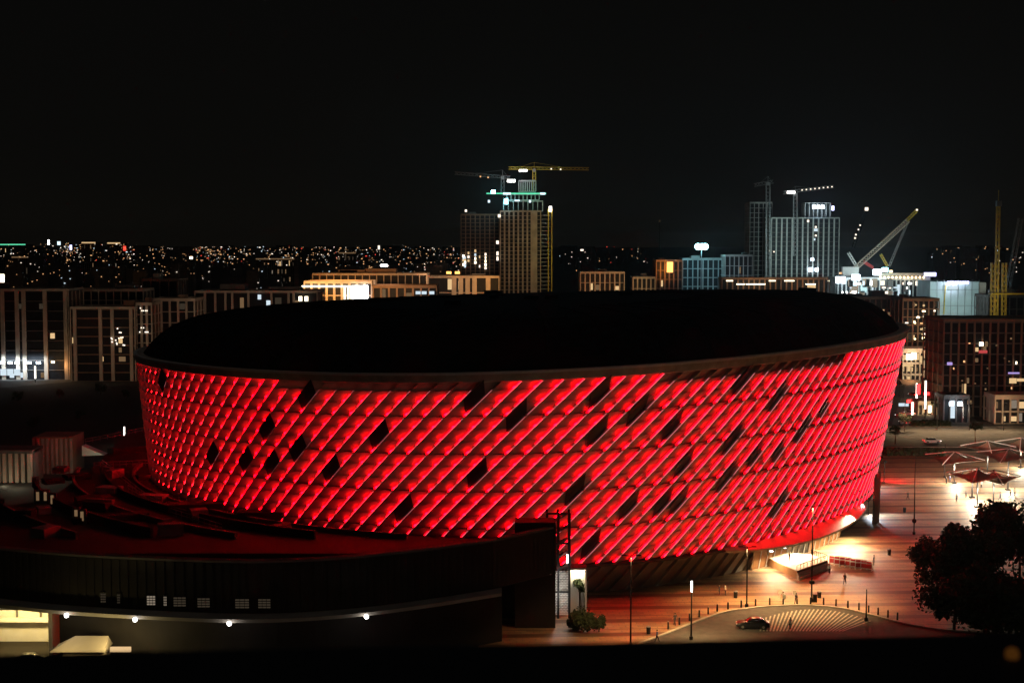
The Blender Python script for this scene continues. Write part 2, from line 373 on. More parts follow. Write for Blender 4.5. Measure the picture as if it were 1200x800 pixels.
# red canopy, lit entrance and doors on the right flank
def q_at(px, z):
    return min((q / 8 for q in range(NF * 8) if 95 * 8 < q < 150 * 8 and _nor[int(q * SUB / 8) % len(_nor)].y < -.12), key=lambda q: abs(pix(S(q, z))[0] - px))
qa = q_at(838, 3); qb = q_at(1006, 5)
cn = MB(); KN = 30; rows = []
for k in range(KN + 1):
    t = k / KN; q = qa + (qb - qa) * t; sn = math.sin(PI * min(1, .03 + t * .94)) ** .6; o = 1.2 + 2.7 * sn; z = 4.9 - 1.5 * sn
    rows.append([S(q, 5.25, DP + .15), S(q, z + .4, o), S(q, z, o), S(q, z, -1.2)])
for r_ in rows: cn.v += [tuple(p) for p in r_]
for k in range(KN):
    for t in range(3): cn.f.append((k * 4 + t, k * 4 + 4 + t, k * 4 + 5 + t, k * 4 + 1 + t)); cn.m.append(0)
o = cn.build('entrance_canopy', M['panel'], arena); o['label'] = 'red-lit canopy over the entrance'
mb = MB(); 
for k in range(12):
    q = qa + (qb - qa) * (.12 + .76 * k / 11); c = S(q, 8.0, 1.2); mb.cbox(c, (.3, .3, .12))
    nn = (S(q, 6.9, 1) - S(q, 6.9, 0)).normalized()
    lamp('SPOT', c + nn * .3 - Vector((0, 0, .1)), 950, (1, .004, .006), arena, .15, c + nn * 1.1 - Vector((0, 0, 4)), 75)
mb.build('canopy_lamp', M['black'], arena)
q0 = q_at(880, 2); q1 = q_at(985, 2)
glass = MB(); frame = MB(); warmw = MB(); warm2 = MB()
kk = 16
for k in range(kk):
    u = q0 + (q1 - q0) * k / kk; v = q0 + (q1 - q0) * (k + 1) / kk
    a = S(u, .05, .25); b = S(v, .05, .25); c = S(v, 3.35, .2); d = S(u, 3.35, .2)
    if 5 <= k <= 8: glass.quad(a, b, c, d)
    elif k < 5: warmw.quad(a, b, c, d)
    else: warm2.quad(a, b, c, d)
    frame.tube(S(u, 0, .4), S(u, 3.38, .35), .09, 4)
glass.build('entrance_door', M['dark_glass'], arena); warmw.build('entrance_wall', M['wood'], arena); warm2.build('entrance_wall', M['wood'], arena); frame.build('entrance_frame', M['white'], arena)
for k in range(9):
    q = q0 + (q1 - q0) * (k + .5) / 9; p = S(q, 3.3, 2.4); mb = MB().cbox(p + Vector((0, 0, .0)), (.5, .5, .1)); mb.build('downlight', M['e_white'], arena)
    lamp('SPOT', p - Vector((0, 0, .15)), 4200, (1, .74, .40), arena, .3, p - Vector((-.6, 1.2, 4)), 165)
# slanted pale buttress at the far right of the base
mb = MB(); a = S(q_at(1008, 2) + 1.0, 9, 1.2); b = S(q_at(1006, 2) + 1.0, 0, 3.0)
mb.tube(a, b, .55, 4); mb.tube(a + Vector((.9, 1.2, 0)), b + Vector((.9, 1.2, 0)), .35, 4); mb.build('buttress', M['concrete'], arena)

mb = MB()
for px in (1000, 1024, 1036):
    q = q_at(px, 12) + (0 if px < 1030 else 3); c = S(q, 12.2, DP + .35); nn = (S(q, 12, 1) - S(q, 12, 0)).normalized(); MB().cbox(c, (.5, .5, .3)).build('wash_light', M['black'], arena)
    lamp('SPOT', c + nn * .4, 350, (1, .06, .08), arena, .25, c + nn * 16 - Vector((0, 0, 12)), 110)
# ------------------------------------------------------------------ podium on the left of the arena
pod = thing('podium_building', 'low dark podium building with curved front eave and a row of small lamps', 'building', (-30, 200, 0))
dk = [(-8, 648), (-40, 600), (58, 585), (118, 540), (150, 505), (240, 500)]
deckpts = [G(x, y, 9.6) for x, y in dk] + [Vector((-62, 300, 9.6)), Vector((-20, 285, 9.6)), Vector((8.6, 240, 9.6)), Vector((6.3, 205, 9.6))]
MB().prism(deckpts, 0, 9.6).build('roof_deck', M['deck'], pod)
# curved front: eave line fitted to the photograph, drawn at height 7.5
ev = [(-40, 704), (60, 715), (160, 721.5), (270, 726), (350, 724.5), (430, 718), (510, 707.5), (588, 695)]
eave = smooth_line([G(x, y, 7.5) for x, y in ev], 5)
def front_strip(zlo, zhi, ylo, yhi, m, name, line=eave, close=True):
    mb = MB()
    for i in range(len(line) - 1):
        a, b = line[i], line[i + 1]
        mb.prism([(a.x, a.y + ylo), (b.x, b.y + ylo), (b.x, b.y + yhi), (a.x, a.y + yhi)], zlo, zhi)
    return mb.build(name, m, pod)
front_strip(7.3, 7.75, -.6, 2.4, M['concrete'], 'eave')
front_strip(0, 7.3, 3.2, 4.0, M['podium'], 'lower_wall', [p for p in eave if pix(p)[0] > 57])
upper = smooth_line([Vector((p.x, p.y + 2.2, 0)) for p in eave[:-1]] + [Vector((6.3, 200.5, 0))], 1)
mb = MB()
for i in range(len(upper) - 1):
    a, b = upper[i], upper[i + 1]; L = (b - a).length; d = (b - a) / L; c = max(1, int(L / .9))
    for k in range(c):                      # vertical ribs of the dark upper wall
        p = a + d * (L * k / c); r_ = a + d * (L * (k + .6) / c)
        mb.prism([(p.x, p.y - .14), (r_.x, r_.y - .14), (r_.x, r_.y + .1), (p.x, p.y + .1)], 7.9, 14.2)
    mb.prism([(a.x, a.y), (b.x, b.y), (b.x, b.y + .8), (a.x, a.y + .8)], 7.76, 14.3)
mb.build('upper_wall', M['podium'], pod)
mb = MB()
for i in range(len(upper) - 1):
    a, b = upper[i], upper[i + 1]; mb.prism([(a.x, a.y - .3), (b.x, b.y - .3), (b.x, b.y + 1.1), (a.x, a.y + 1.1)], 14.32, 14.6)
mb.build('parapet', M['dark_concrete'], pod)
p = G(640, 720); MB().box((.4, 199.8, 0), (6.2, 203.5, 15.2)).build('end_wall', M['podium'], pod)
def upper_at(px, z):
    for i in range(len(upper) - 1):
        a, b = upper[i], upper[i + 1]
        for k in range(12):
            t = k / 12; q = a.lerp(b, t)
            if abs(pix((q.x, q.y, z))[0] - px) < 2.5: return q
    return upper[3]
for px, wd, m in ((124, .7, 'w_faint'), (141, .4, 'w_faint'), (179, 1.1, 'w_soft'), (195, .4, 'w_soft'), (213, 1.6, 'w_faint'), (240, 1.6, 'w_faint'), (286, 1.8, 'w_faint'), (312, 1.6, 'w_faint')):
    q = upper_at(px, 9.0); f = MB().cbox((q.x, q.y - .17, 9.1), (wd + .3, .14, 1.5)).build('window', M['black'], pod)
    mb = MB()
    for r_ in range(4):
        for c in range(3): mb.cbox((q.x + (c - 1) * wd / 3, q.y - .26, 8.62 + r_ * .32), (wd / 3 - .06, .03, .2))
    mb.build('pane', M[m], f)
for px in (85, 166, 267, 427):              # eave lamps
    g = min(eave, key=lambda p: abs(pix(p)[0] - px)); c = Vector((g.x, g.y - .75, 7.25))
    o = MB().ball(c, .3, 8, 5).build('eave_lamp', M['e_white'], pod); lamp('POINT', c + Vector((0, -.5, -.4)), 60, WHITE, pod, .25)
# roof clutter on the deck
for px, py, dx, dy, dz, rz in ((230, 600, 9, 3, 1.6, .2), (330, 608, 14, 3, 1.4, .05), (110, 590, 6, 5, 1.2, .4), (420, 612, 7, 4, 2.0, 0), (190, 560, 10, 2, 1.0, .6), (150, 530, 8, 3, 1.2, .7), (130, 610, 12, 2, 1.0, .4), (520, 612, 10, 3, 1.6, -.05)):
    g = G(px, py, 9.6); MB().cbox((g.x, g.y, 9.62 + dz / 2), (dx, dy, dz), rz).build('roof_plant', M['deck'], pod)
for pts in ([(150, 575), (200, 603), (260, 622)], [(120, 545), (172, 586), (226, 604)], [(100, 520), (175, 505)], [(110, 548), (178, 545)]):
    mb = MB(); g = [G(x, y, 9.6) for x, y in pts]
    for i in range(len(g) - 1): 
        for h_ in (.5, 1.1): mb.tube(g[i] + Vector((0, 0, h_)), g[i + 1] + Vector((0, 0, h_)), .06, 4)
        for k in range(9): q = g[i].lerp(g[i + 1], k / 9); mb.tube(q, q + Vector((0, 0, 1.1)), .05, 4)
    mb.build('deck_railing', M['grey'], pod)
for px, py in ((44, 582), (53, 582), (61, 586), (89, 604), (96, 606)):   # lit slots in a stair head
    g = G(px, py + 8, 9.6); f = MB().cbox((g.x, g.y + .4, 9.62 + 1.2), (1.3, .5, 2.4)).build('stair_window', M['dark_concrete'], pod)
    MB().cbox((g.x, g.y + .12, 10.9), (.5, .06, 1.5)).build('pane', M['w_dim'], f)
for k, (o_, a_, b_, hh_) in enumerate(((4, 76, 112, .8), (9, 80, 104, 1.3), (15, 78, 100, 1.0), (22, 82, 97, 1.6), (30, 84, 95, 1.1))):
    mb = MB()                               # long curved upstands following the drum
    for q2 in range(a_ * 2, b_ * 2):
        u0 = S(q2 / 2, 9.6, o_); u1 = S(q2 / 2 + .5, 9.6, o_); n0 = S(q2 / 2, 9.6, o_ + .5); n1 = S(q2 / 2 + .5, 9.6, o_ + .5)
        if u0.y < 206 or u0.x > 6 or pix(u0)[1] > 632: continue
        mb.prism([(u0.x, u0.y), (n0.x, n0.y), (n1.x, n1.y), (u1.x, u1.y)], 9.61, 9.6 + hh_)
    if mb.v: mb.build('deck_wall', M['deck' if k % 2 else 'dark_concrete'], pod)
for k in range(22):
    q2 = R.uniform(78, 108); o_ = R.uniform(5, 34); u = S(q2, 9.6, o_)
    if u.x > 0 or u.y < 208 or pix(u)[1] > 632: continue
    MB().cbox((u.x, u.y, 9.62 + .7), (R.uniform(1.2, 5), R.uniform(1, 3), R.uniform(.8, 2.2)), R.uniform(0, 3)).build('roof_plant', M[R.choice(['deck', 'grey', 'dark_concrete'])], pod)
# lit garage opening, lower left
gar = thing('garage_opening', 'brightly lit cream garage bay under the dark eave at bottom left', 'garage', (-65, 185, 0))
x0 = A(-30, 740, 184).x; x1 = A(57, 740, 184).x; y = 186.0
MB().box((x0, y + 7, 0), (x1, y + 7.3, 6.6)).build('back_wall', M['white'], gar)
MB().box((x1 - .2, y - 1.5, 0), (x1 + .3, y + 7, 6.9)).build('side_wall', M['beige'], gar)
MB().box((x0, y - 1.5, 6.6), (x1, y + 7.3, 6.9)).build('ceiling', M['white'], gar)
mb = MB(); 
for k in range(3): xx = x0 + (x1 - x0) * (k + .75) / 3; mb.box((xx, y + 6.7, 3.4), (xx + .18, y + 6.98, 6.58))
mb.build('pilaster', M['dark_concrete'], gar); MB().box((x0, y + 5.8, 3.0), (x1 - .25, y + 6.55, 3.5)).build('pipe_rail', M['white'], gar)
for k in range(3):
    xx = x0 + (x1 - x0) * (k + .5) / 3; MB().box((xx - 1, y + 2.5, 6.48), (xx + 1, y + 2.9, 6.58)).build('strip_light', M['e_white'], gar)
    lamp('POINT', (xx, y + 2.7, 6.1), 1000, (1, .70, .22), gar, .4)
# small lit kiosk beside it
g = A(98, 772, 178); g.z = 0.0
kio = thing('kiosk', 'small yellow-lit kiosk with pitched roof in front of the dark podium wall', 'kiosk', tuple(g))
MB().box((g.x - 2.6, g.y, 0), (g.x + 2.6, g.y + 3, 3.0)).build('wall', M['beige'], kio)
MB().add([(g.x - 4.2, g.y - .5, 3.0), (g.x + 2.8, g.y - .5, 3.0), (g.x + 2.8, g.y + 3.4, 3.0), (g.x - 4.2, g.y + 3.4, 3.0), (g.x - 1.4, g.y + 1.4, 4.6), (g.x + 2.8, g.y + 1.4, 4.6)],
         [(0, 1, 5, 4), (2, 3, 4, 5), (0, 4, 3), (1, 2, 5), (3, 2, 1, 0)]).build('roof', M['beige'], kio)
lamp('POINT', (g.x + 4.6, g.y - 1.5, 4.6), 900, (1, .78, .3), kio, .3); MB().cbox((g.x + 4.6, g.y + .5, 3.1), (2.6, .4, .6)).build('lit_counter', M['w_warm'], kio)
lamp('POINT', (g.x - 2, g.y - 3, 5.2), 500, (1, .78, .3), kio, .3)
ob = tag(MB().cbox((0, 0, 0), (.1, .1, .1)).build('wall_lamp', M['e_white']), 'small bright wall lamp low beside the dark loading bay', 'lamp'); ob.location = A(543, 748, 196)
lamp('POINT', A(480, 756, 190), 70, (1, .6, .25), ob, .2)

# mesh-clad stair tower between podium and arena
st = thing('stair_tower', 'tall dark frame stair tower with white-lit perforated mesh below', 'tower', (9, 206, 0))
xa = A(641, 660, 206).x; xb = A(667, 660, 206).x; xc = A(687, 660, 208).x
mb = MB()
for xx in (xa, xa + (xb - xa) * .5, xb):
    for yy in (205.0, 208.0): mb.box((xx - .16, yy - .16, 0), (xx + .16, yy + .16, 15.6))
for zz in (3.8, 7.4, 11, 15.4): mb.box((xa, 204.85, zz), (xb, 205.1, zz + .25))
mb.build('frame', M['black'], st)
mb = MB(); nx = 15; nz = 26; cw = (xb - xa) / nx; chh = 6.6 / nz
for i in range(nx):
    for k in range(nz):
        xx = xa + cw * (i + (.5 if k % 2 else .15)); zz = .5 + chh * k
        mb.box((xx, 205.14, zz), (min(xx + cw * .62, xb), 205.18, zz + chh * .6))
mb.build('perforated_mesh', M['white'], st)
mb = MB()
for i in range(8): zz = .6 + i * 1.9; mb.add([(xa + .3, 205.6, zz), (xb - .3, 205.6, zz + 1.6), (xb - .3, 207, zz + 1.6), (xa + .3, 207, zz), (xa + .3, 205.6, zz - .25), (xb - .3, 205.6, zz + 1.35), (xb - .3, 207, zz + 1.35), (xa + .3, 207, zz - .25)], [(0, 1, 2, 3), (4, 7, 6, 5), (0, 4, 5, 1), (2, 6, 7, 3)])
mb.build('stair_flight', M['dark_concrete'], st)
MB().box((xb + .2, 208.4, 0), (xc, 208.8, 7.0)).build('lit_wall', M['white'], st); MB().box((xc - .25, 206, 0), (xc, 208.4, 7.0)).build('return_wall', M['beige'], st)
MB().box((xb + .2, 205.8, 7.0), (xc, 208.8, 7.3)).build('soffit', M['dark_concrete'], st)
MB().cbox(((xb + xc) / 2, 207.6, 6.85), (1, .3, .1)).build('strip_light', M['e_white'], st); lamp('POINT', ((xb + xc) / 2, 207.3, 6.3), 420, (1, .84, .5), st, .2)
lamp('POINT', ((xb + xa) / 2, 203.2, 3.2), 190, WHITE, st, .3); lamp('POINT', ((xb + xa) / 2, 203.2, 6.2), 120, WHITE, st, .3)
MB().cbox((xa + (xb - xa) * .9, 204.7, 8.9), (.2, .15, 1.3)).build('beacon', M['e_white'], st)

# ------------------------------------------------------------------ things on the plaza
def tall_pole(px, py, top, label, head='arm', Hh=None):
    g = G(px, py); D = g.y; zt = A(px, top, D).z
    t = thing('lamp_post', label, 'lamp post', tuple(g), 'lamp posts on the plaza')
    MB().tube(g, g + Vector((0, 0, zt)), .13, 8, .07).build('pole', M['black'], t); MB().tube(g, g + Vector((0, 0, .5)), .28, 8).build('base', M['black'], t)
    if head == 'arm':
        mb = MB()
        for s_ in (-1, 1): mb.tube(g + Vector((0, 0, zt - .2)), g + Vector((s_ * .9, 0, zt)), .05, 4); mb.cbox(g + Vector((s_ * 1.0, 0, zt)), (.7, .3, .14))
        mb.build('lamp_head', M['black'], t)
    if head == 'banner': MB().cbox(g + Vector((0, 0, zt - .8)), (.22, .22, 1.5)).build('light_tube', M['e_white'], t)
    return t, g, zt
t, g, zt = tall_pole(951, 705, 592, 'tall dark lamp post before the lit entrance terrace, small box near its foot')
MB().cbox(g + Vector((0, 0, 3.1)), (.7, .6, .5)).build('camera_box', M['black'], t); MB().cbox(g + Vector((.5, 0, .6)), (.6, .5, 1.2)).build('cabinet', M['black'], t)
lamp('SPOT', g + Vector((0, 0, zt - .3)), 33000, (1, .60, .22), t, .4, g, 96)
t, g, zt = tall_pole(875, 711, 640, 'slim lamp post standing by the kerb left of the entrance'); lamp('SPOT', g + Vector((0, 0, zt - .3)), 12500, (1, .62, .24), t, .4, g, 130)
t, g, zt = tall_pole(810, 749, 680, 'lamp post with a glowing white tube at its top, nearest the bollards', 'banner'); lamp('SPOT', g + Vector((.6, 0, zt - .3)), 9500, (1, .66, .26), t, .4, g, 140)
t, g, zt = tall_pole(739, 757, 650, 'tall dark lamp post in the striped paving left of two walking people'); lamp('SPOT', g + Vector((0, 0, zt - .3)), 6500, (1, .55, .22), t, .4, g, 140)
t, g, zt = tall_pole(1071, 626, 535, 'tall dark lamp post on the reddish plaza beyond the trees', 'none'); MB().ball(g + Vector((0, 0, 2.6)), .45, 8, 5).build('speaker_ball', M['black'], t)
t, g, zt = tall_pole(1015, 727, 690, 'short thin lamp post at the right end of the ribbed crossing', 'none')
t, g, zt = tall_pole(1107, 560, 520, 'thin post at the left edge of the shade canopies', 'none')
# raised terrace at the entrance
ter = thing('entrance_terrace', 'low white terrace with dark sides glowing in front of the arena entrance', 'terrace', tuple(G(945, 663)))
tp = [G(896, 652, 1.3), G(919, 662, 1.3), G(934, 669, 1.3), G(970, 656.5, 1.3), G(951, 650, 1.3), G(915, 647, 1.3)]
MB().prism(tp, .03, 1.25).build('side_wall', M['wood'], ter); MB().prism(tp, 1.254, 1.4).build('top_slab', M['stone'], ter)
mb = MB()
for a, b in ((tp[3], tp[4]), (tp[2], tp[3])):
    for k in range(10): q = a.lerp(b, k / 9); mb.tube((q.x, q.y + .2, 1.4), (q.x, q.y + .2, 2.2), .05, 4)
    mb.tube((a.x, a.y + .2, 2.2), (b.x, b.y + .2, 2.2), .06, 4)
mb.build('railing', M['black'], ter)
a, b = tp[2], tp[3]; mb = MB()
for k in range(3): mb.prism([(a.x + .1, a.y - .35 * (k + 1)), (b.x + .1, b.y - .35 * (k + 1)), (b.x, b.y - .35 * k), (a.x, a.y - .35 * k)], .03, 1.0 - .3 * k)
mb.build('steps', M['stone'], ter)
g = G(1000, 645, 5); 
lamp('SPOT', S(q_at(985, 5), 5.6, 2.5), 9000, (1, .80, .52), arena, .3, G(1003, 648), 70); lamp('SPOT', S(q_at(1002, 5), 5.0, 1.5), 5000, (.85, .92, 1), arena, .3, G(1018, 655), 45)
for i, (px, py, lab) in enumerate(((914, 703, 'small pinkish-lit sign post among the bollards, left one'), (919, 709, 'small pinkish-lit sign post among the bollards, nearest the crossing'), (931, 704, 'small pinkish-lit sign post among the bollards, right one'))):
    g = G(px, py, .02); sg = thing('sign_post', lab, 'sign', tuple(g)); MB().tube(g, g + Vector((0, 0, 1.5)), .06, 6).build('post', M['white'], sg); MB().cbox(g + Vector((0, -.05, 1.35)), (.5, .06, .6)).build('board', M['white'], sg)
for i, (px, py, lab) in enumerate(((862, 700, 'round dark litter bin near the slim lamp post'), (960, 700, 'round dark litter bin right of the lamp post by the terrace'), (1042, 650, 'round dark litter bin on the open paving near the trees'), (1060, 600, 'round dark litter bin on the reddish plaza'), (760, 742, 'round dark litter bin at the left end of the kerb'))):
    g = G(px, py, .02); b_ = thing('litter_bin', lab, 'bin', tuple(g)); MB().tube(g, g + Vector((0, 0, .95)), .28, 10, .33).build('body', M['black'], b_); MB().tube(g + Vector((0, 0, 1.0)), g + Vector((0, 0, 1.12)), .36, 10, .2).build('lid', M['grey'], b_)
for i, (px, py, ps, sh, rz, lab) in enumerate(((972, 672, 'walk', 'cloth_white', .5, 'person in a white top walking just below the barriers'), (990, 684, 'walk', 'cloth_dark', 2.6, 'person in dark clothes walking across the paving below the barriers'), (1024, 662, 'stand', 'cloth_dark', 1, 'person in dark clothes standing right of the barrier block'), (1121, 588, 'stand', 'cloth_dark', 0, 'person standing left of the foremost canopy mast'), (1150, 572, 'stand', 'cloth_white', 3, 'person in white between the two foremost canopy masts'), (1172, 586, 'walk', 'cloth_blue', 1.4, 'person in blue walking right of the foremost canopies'), (1128, 560, 'walk', 'cloth_dark', 2, 'person in dark clothes walking behind the dark red canopy'), (1064, 585, 'walk', 'cloth_dark', 1.2, 'person walking alone on the reddish plaza near the bin'))):
    PEOPLE.append((lab, px, py, ps, sh, rz))
# crowd barriers
proto = None
for row in range(2):
    for k in range(7):
        g = G(978 + k * 6.2, 658 + row * 3.6 + k * 1.0, .03)
        if proto is None:
            proto = thing('crowd_barrier', 'red and white crowd barrier in the block of barriers by the entrance', 'barrier', (0, 0, 0), 'crowd barriers by the entrance')
            mb = MB()
            for xx in (-.95, .95): mb.tube((xx, 0, 0), (xx, 0, 1.1), .05, 5); mb.box((xx - .06, -.35, 0), (xx + .06, .35, .06))
            for zz in (.25, 1.1): mb.tube((-.95, 0, zz), (.95, 0, zz), .05, 5)
            mb.build('frame', M['white'], proto); MB().box((-.9, -.02, .35), (.9, .02, .95)).build('panel', M['red'], proto); o = proto
        else: o = copy_tree(proto)
        o.location = g; o.rotation_euler.z = (k % 3 - 1) * .25 - .3
# bollards along the kerb
proto = None
for i in range(6, len(inner) - 14, 2):
    a = inner[i]; d = (inner[i + 1] - a).normalized(); nn = Vector((-d.y, d.x, 0)) * 1.0
    if proto is None:
        proto = thing('bollard', 'slim dark metal bollard in the row along the drop-off kerb', 'bollard', (0, 0, 0), 'bollards along the drop-off kerb')
        MB().tube((0, 0, 0), (0, 0, 1.05), .14, 8, .12).build('post', M['black'], proto); MB().tube((0, 0, 1.05), (0, 0, 1.15), .16, 8, .06).build('cap', M['grey'], proto); o = proto
    else: o = copy_tree(proto)
    o.location = (a.x + nn.x, a.y + nn.y, .02)

# ------------------------------------------------------------------ people
def person(label, px, py, pose='stand', shirt='cloth_dark', legs='cloth_dark', rz=0.0, h=1.74, z=.02):
    k = h / 1.74; sw = {'walk': .30, 'stand': .03}[pose]
    J = [((0, 0, .95), .15), ((0, 0, 1.15), .14), ((0, 0, 1.38), .165), ((0, .0, 1.50), .07), ((0, .02, 1.60), .085), ((0, .01, 1.70), .07),
         ((.10, sw * .5, .50), .075), ((.11, sw, .09), .05), ((.11, sw + .16, .04), .04), ((-.10, -sw * .3, .50), .075), ((-.11, -sw, .10), .05), ((-.11, -sw + .15, .04), .04),
         ((.20, 0, 1.43), .06), ((.26, -sw * .5, 1.15), .046), ((.25, -sw * .4 + .1, .90), .036), ((.25, -sw * .4 + .14, .80), .03),
         ((-.20, 0, 1.43), .06), ((-.26, sw * .5, 1.15), .046), ((-.25, sw * .5 + .1, .90), .036), ((-.25, sw * .5 + .14, .80), .03), ((.095, 0, .88), .10), ((-.095, 0, .88), .10)]
    E_ = [(0, 1), (1, 2), (2, 3), (3, 4), (4, 5), (0, 20), (20, 6), (6, 7), (7, 8), (0, 21), (21, 9), (9, 10), (10, 11), (2, 12), (12, 13), (13, 14), (14, 15), (2, 16), (16, 17), (17, 18), (18, 19)]
    me = bpy.data.meshes.new('body'); me.from_pydata([tuple(c * k for c in p) for p, _ in J], E_, [])
    o = bpy.data.objects.new('body', me); col.objects.link(o); md = o.modifiers.new('skin', 'SKIN'); me.skin_vertices[0].data[0].use_root = True
    for i, (_, r) in enumerate(J): me.skin_vertices[0].data[i].radius = (r * k, r * k * (.75 if i in (0, 1, 2) else 1))
    o.modifiers.new('sub', 'SUBSURF').levels = 1
    dg = bpy.context.evaluated_depsgraph_get(); nm = bpy.data.meshes.new_from_object(o.evaluated_get(dg)); bpy.data.objects.remove(o)
    nm.name = 'person'
    for mm in ('skin', shirt, legs): nm.materials.append(M[mm])
    for p in nm.polygons:
        c = p.center / k; p.material_index = 0 if (c.z > 1.49 or (abs(c.x) > .2 and c.z < 1.12 and c.z > .7)) else (1 if c.z > .93 else 2); p.use_smooth = True
    g = G(px, py, z); r = bpy.data.objects.new('person', nm); col.objects.link(r); r.location = g; r.rotation_euler.z = rz; tag(r, label, 'person')
    mb = MB().ball((0, -.005 * k, 1.68 * k), .105 * k, 8, 6); hm = mb.build('hair', M['hair']); hm.parent = r
    return r
person('person in dark clothes walking across the striped paving beyond the tube lamp', 791, 732, 'walk', rz=.6)
person('person in dark clothes striding, lowest on the striped paving by the kerb', 770, 752, 'walk', 'cloth_blue', rz=-1.2)
person('person standing dark against the orange paving left of the slim lamp post', 843, 697, 'stand', rz=1)
person('person in a white top beside another near the slim lamp post', 850, 697, 'stand', 'cloth_white', rz=-2)
person('person in pale clothes standing on the ribbed crossing', 926, 737, 'stand', 'cloth_white', 'cloth_dark', rz=.2)
person('person in a white top among bollards by the crossing', 918, 706, 'stand', 'cloth_white', 'cloth_white', rz=2)
person('person in dark clothes walking by the crossing bollards', 933, 708, 'walk', rz=2.4)
person('person in dark clothes standing left of the shade canopies', 1109, 567, 'stand', rz=.4)
person('person in blue standing left of the shade canopies', 1113, 566, 'stand', 'cloth_blue', rz=-.4)
person('short person in dark clothes under the whitest canopy light', 1132, 583, 'stand', 'cloth_dark', rz=0, h=1.5)
person('person in a white top sitting-height at the right canopy edge', 1189, 581, 'stand', 'cloth_white', rz=0)
person('person in dark clothes at the right canopy edge', 1184, 583, 'walk', rz=1)
person('person in a pale shirt standing on the terrace', 925, 659, 'stand', 'cloth_dark', rz=2, z=1.4)

for lab, px, py, ps, sh, rz in PEOPLE: person(lab, px, py, ps, sh, 'cloth_dark', rz)
# ------------------------------------------------------------------ cars
def make_car(name, label, paint, loc, rz, group=None, tail=False):
    t = thing(name, label, 'car', (0, 0, 0), group)
    def loft(rings, name, m):
        mb = MB(); n = len(rings[0])
        for r_ in rings: mb.v += r_
        for a in range(len(rings) - 1):
            for k in range(n - 1): mb.f.append((a * n + k, a * n + k + 1, (a + 1) * n + k + 1, (a + 1) * n + k)); mb.m.append(0)
        mb.f += [tuple(range(n))[::-1], tuple(range((len(rings) - 1) * n, len(rings) * n))]; mb.m += [0, 0]
        return mb.build(name, m, t, True)
    def hoop(x, wd, zlo, zhi, rr): return [(x, -wd, zlo), (x, -wd, zlo + (zhi - zlo) * .6), (x, -wd + rr * .35, zhi - rr * .25), (x, -wd + rr, zhi), (x, 0, zhi + .03), (x, wd - rr, zhi), (x, wd - rr * .35, zhi - rr * .25), (x, wd, zlo + (zhi - zlo) * .6), (x, wd, zlo)]
    loft([hoop(x, wd, zl, zh, .22) for x, wd, zl, zh in ((-2.36, .70, .45, .72), (-2.28, .84, .32, .92), (-1.7, .91, .26, 1.0), (0, .92, .25, 1.0), (1.2, .91, .26, .97), (2.0, .87, .28, .84), (2.3, .78, .34, .70), (2.38, .62, .45, .60))], 'body', paint)
    loft([hoop(x, wd, .9, zh, .18) for x, wd, zh in ((-1.95, .70, .95), (-1.25, .72, 1.40), (-.6, .72, 1.48), (.15, .72, 1.46), (.55, .71, 1.33), (1.2, .70, .95))], 'glasshouse', M['dark_glass'])
    loft([hoop(x, .60, 1.38, zh, .14) for x, zh in ((-1.2, 1.44), (-.6, 1.51), (.1, 1.495), (.35, 1.44))], 'roof', paint)
    for s_ in (-1, 1): MB().cbox((.85, s_ * 1.0, 1.0), (.2, .18, .13)).build('wing_mirror', paint, t)
    for x in (-1.45, 1.45):
        for s_ in (-1, 1):
            wh = MB().tube((x, s_ * .70, .34), (x, s_ * .94, .34), .34, 12).build('wheel', M['tyre'], t); MB().tube((x, s_ * .935, .34), (x, s_ * .955, .34), .2, 8).build('rim', M['grey'], wh)
    for s_ in (-1, 1):
        MB().cbox((2.28, s_ * .58, .66), (.12, .3, .13)).build('headlight', M['e_white'] if tail else M['white'], t); MB().cbox((-2.31, s_ * .62, .80), (.1, .3, .14)).build('tail_light', M['e_tail'] if tail else M['red'], t)
    t.location = loc; t.rotation_euler.z = rz
    return t
make_car('parked_car', 'shiny black car parked at the left end of the ribbed crossing', M['carblack'], tuple(G(882, 735, .03)), PI - .1)
c0 = make_car('street_car', 'white car with lit red tail lamps waiting in the side street', M['carwhite'], tuple(G(1060, 497, .02)), PI / 2 + .2, 'cars in the side street', True)
c1 = make_car('street_car', 'red car queued in the red-lit side street, nearest the arena', M['carred'], tuple(G(1056, 489, .02)), PI / 2 + .3, 'cars in the side street', True)
for px, py, lab, src in ((1066, 486, 'white car further up the side street behind the red one', c0), (1072, 478, 'red car in the middle of the side street queue', c1), (1078, 470, 'white car far up the side street between light columns', c0), (1070, 464, 'red car near the top of the side street', c1), (1082, 458, 'white car farthest up the side street', c0)):
    copy_tree(src, G(px, py, .02), PI / 2 + .2, lab)
t = copy_tree(c0, G(1092, 519, .02), .05, 'white car driving along the street behind the canopies'); t['group'] = 'cars on the street behind the plaza'
make_car('parked_car', 'black car with bright reflections parked before the lit garage bay', M['carblack'], (A(40, 771, 183).x, 182.2, .03), .1)
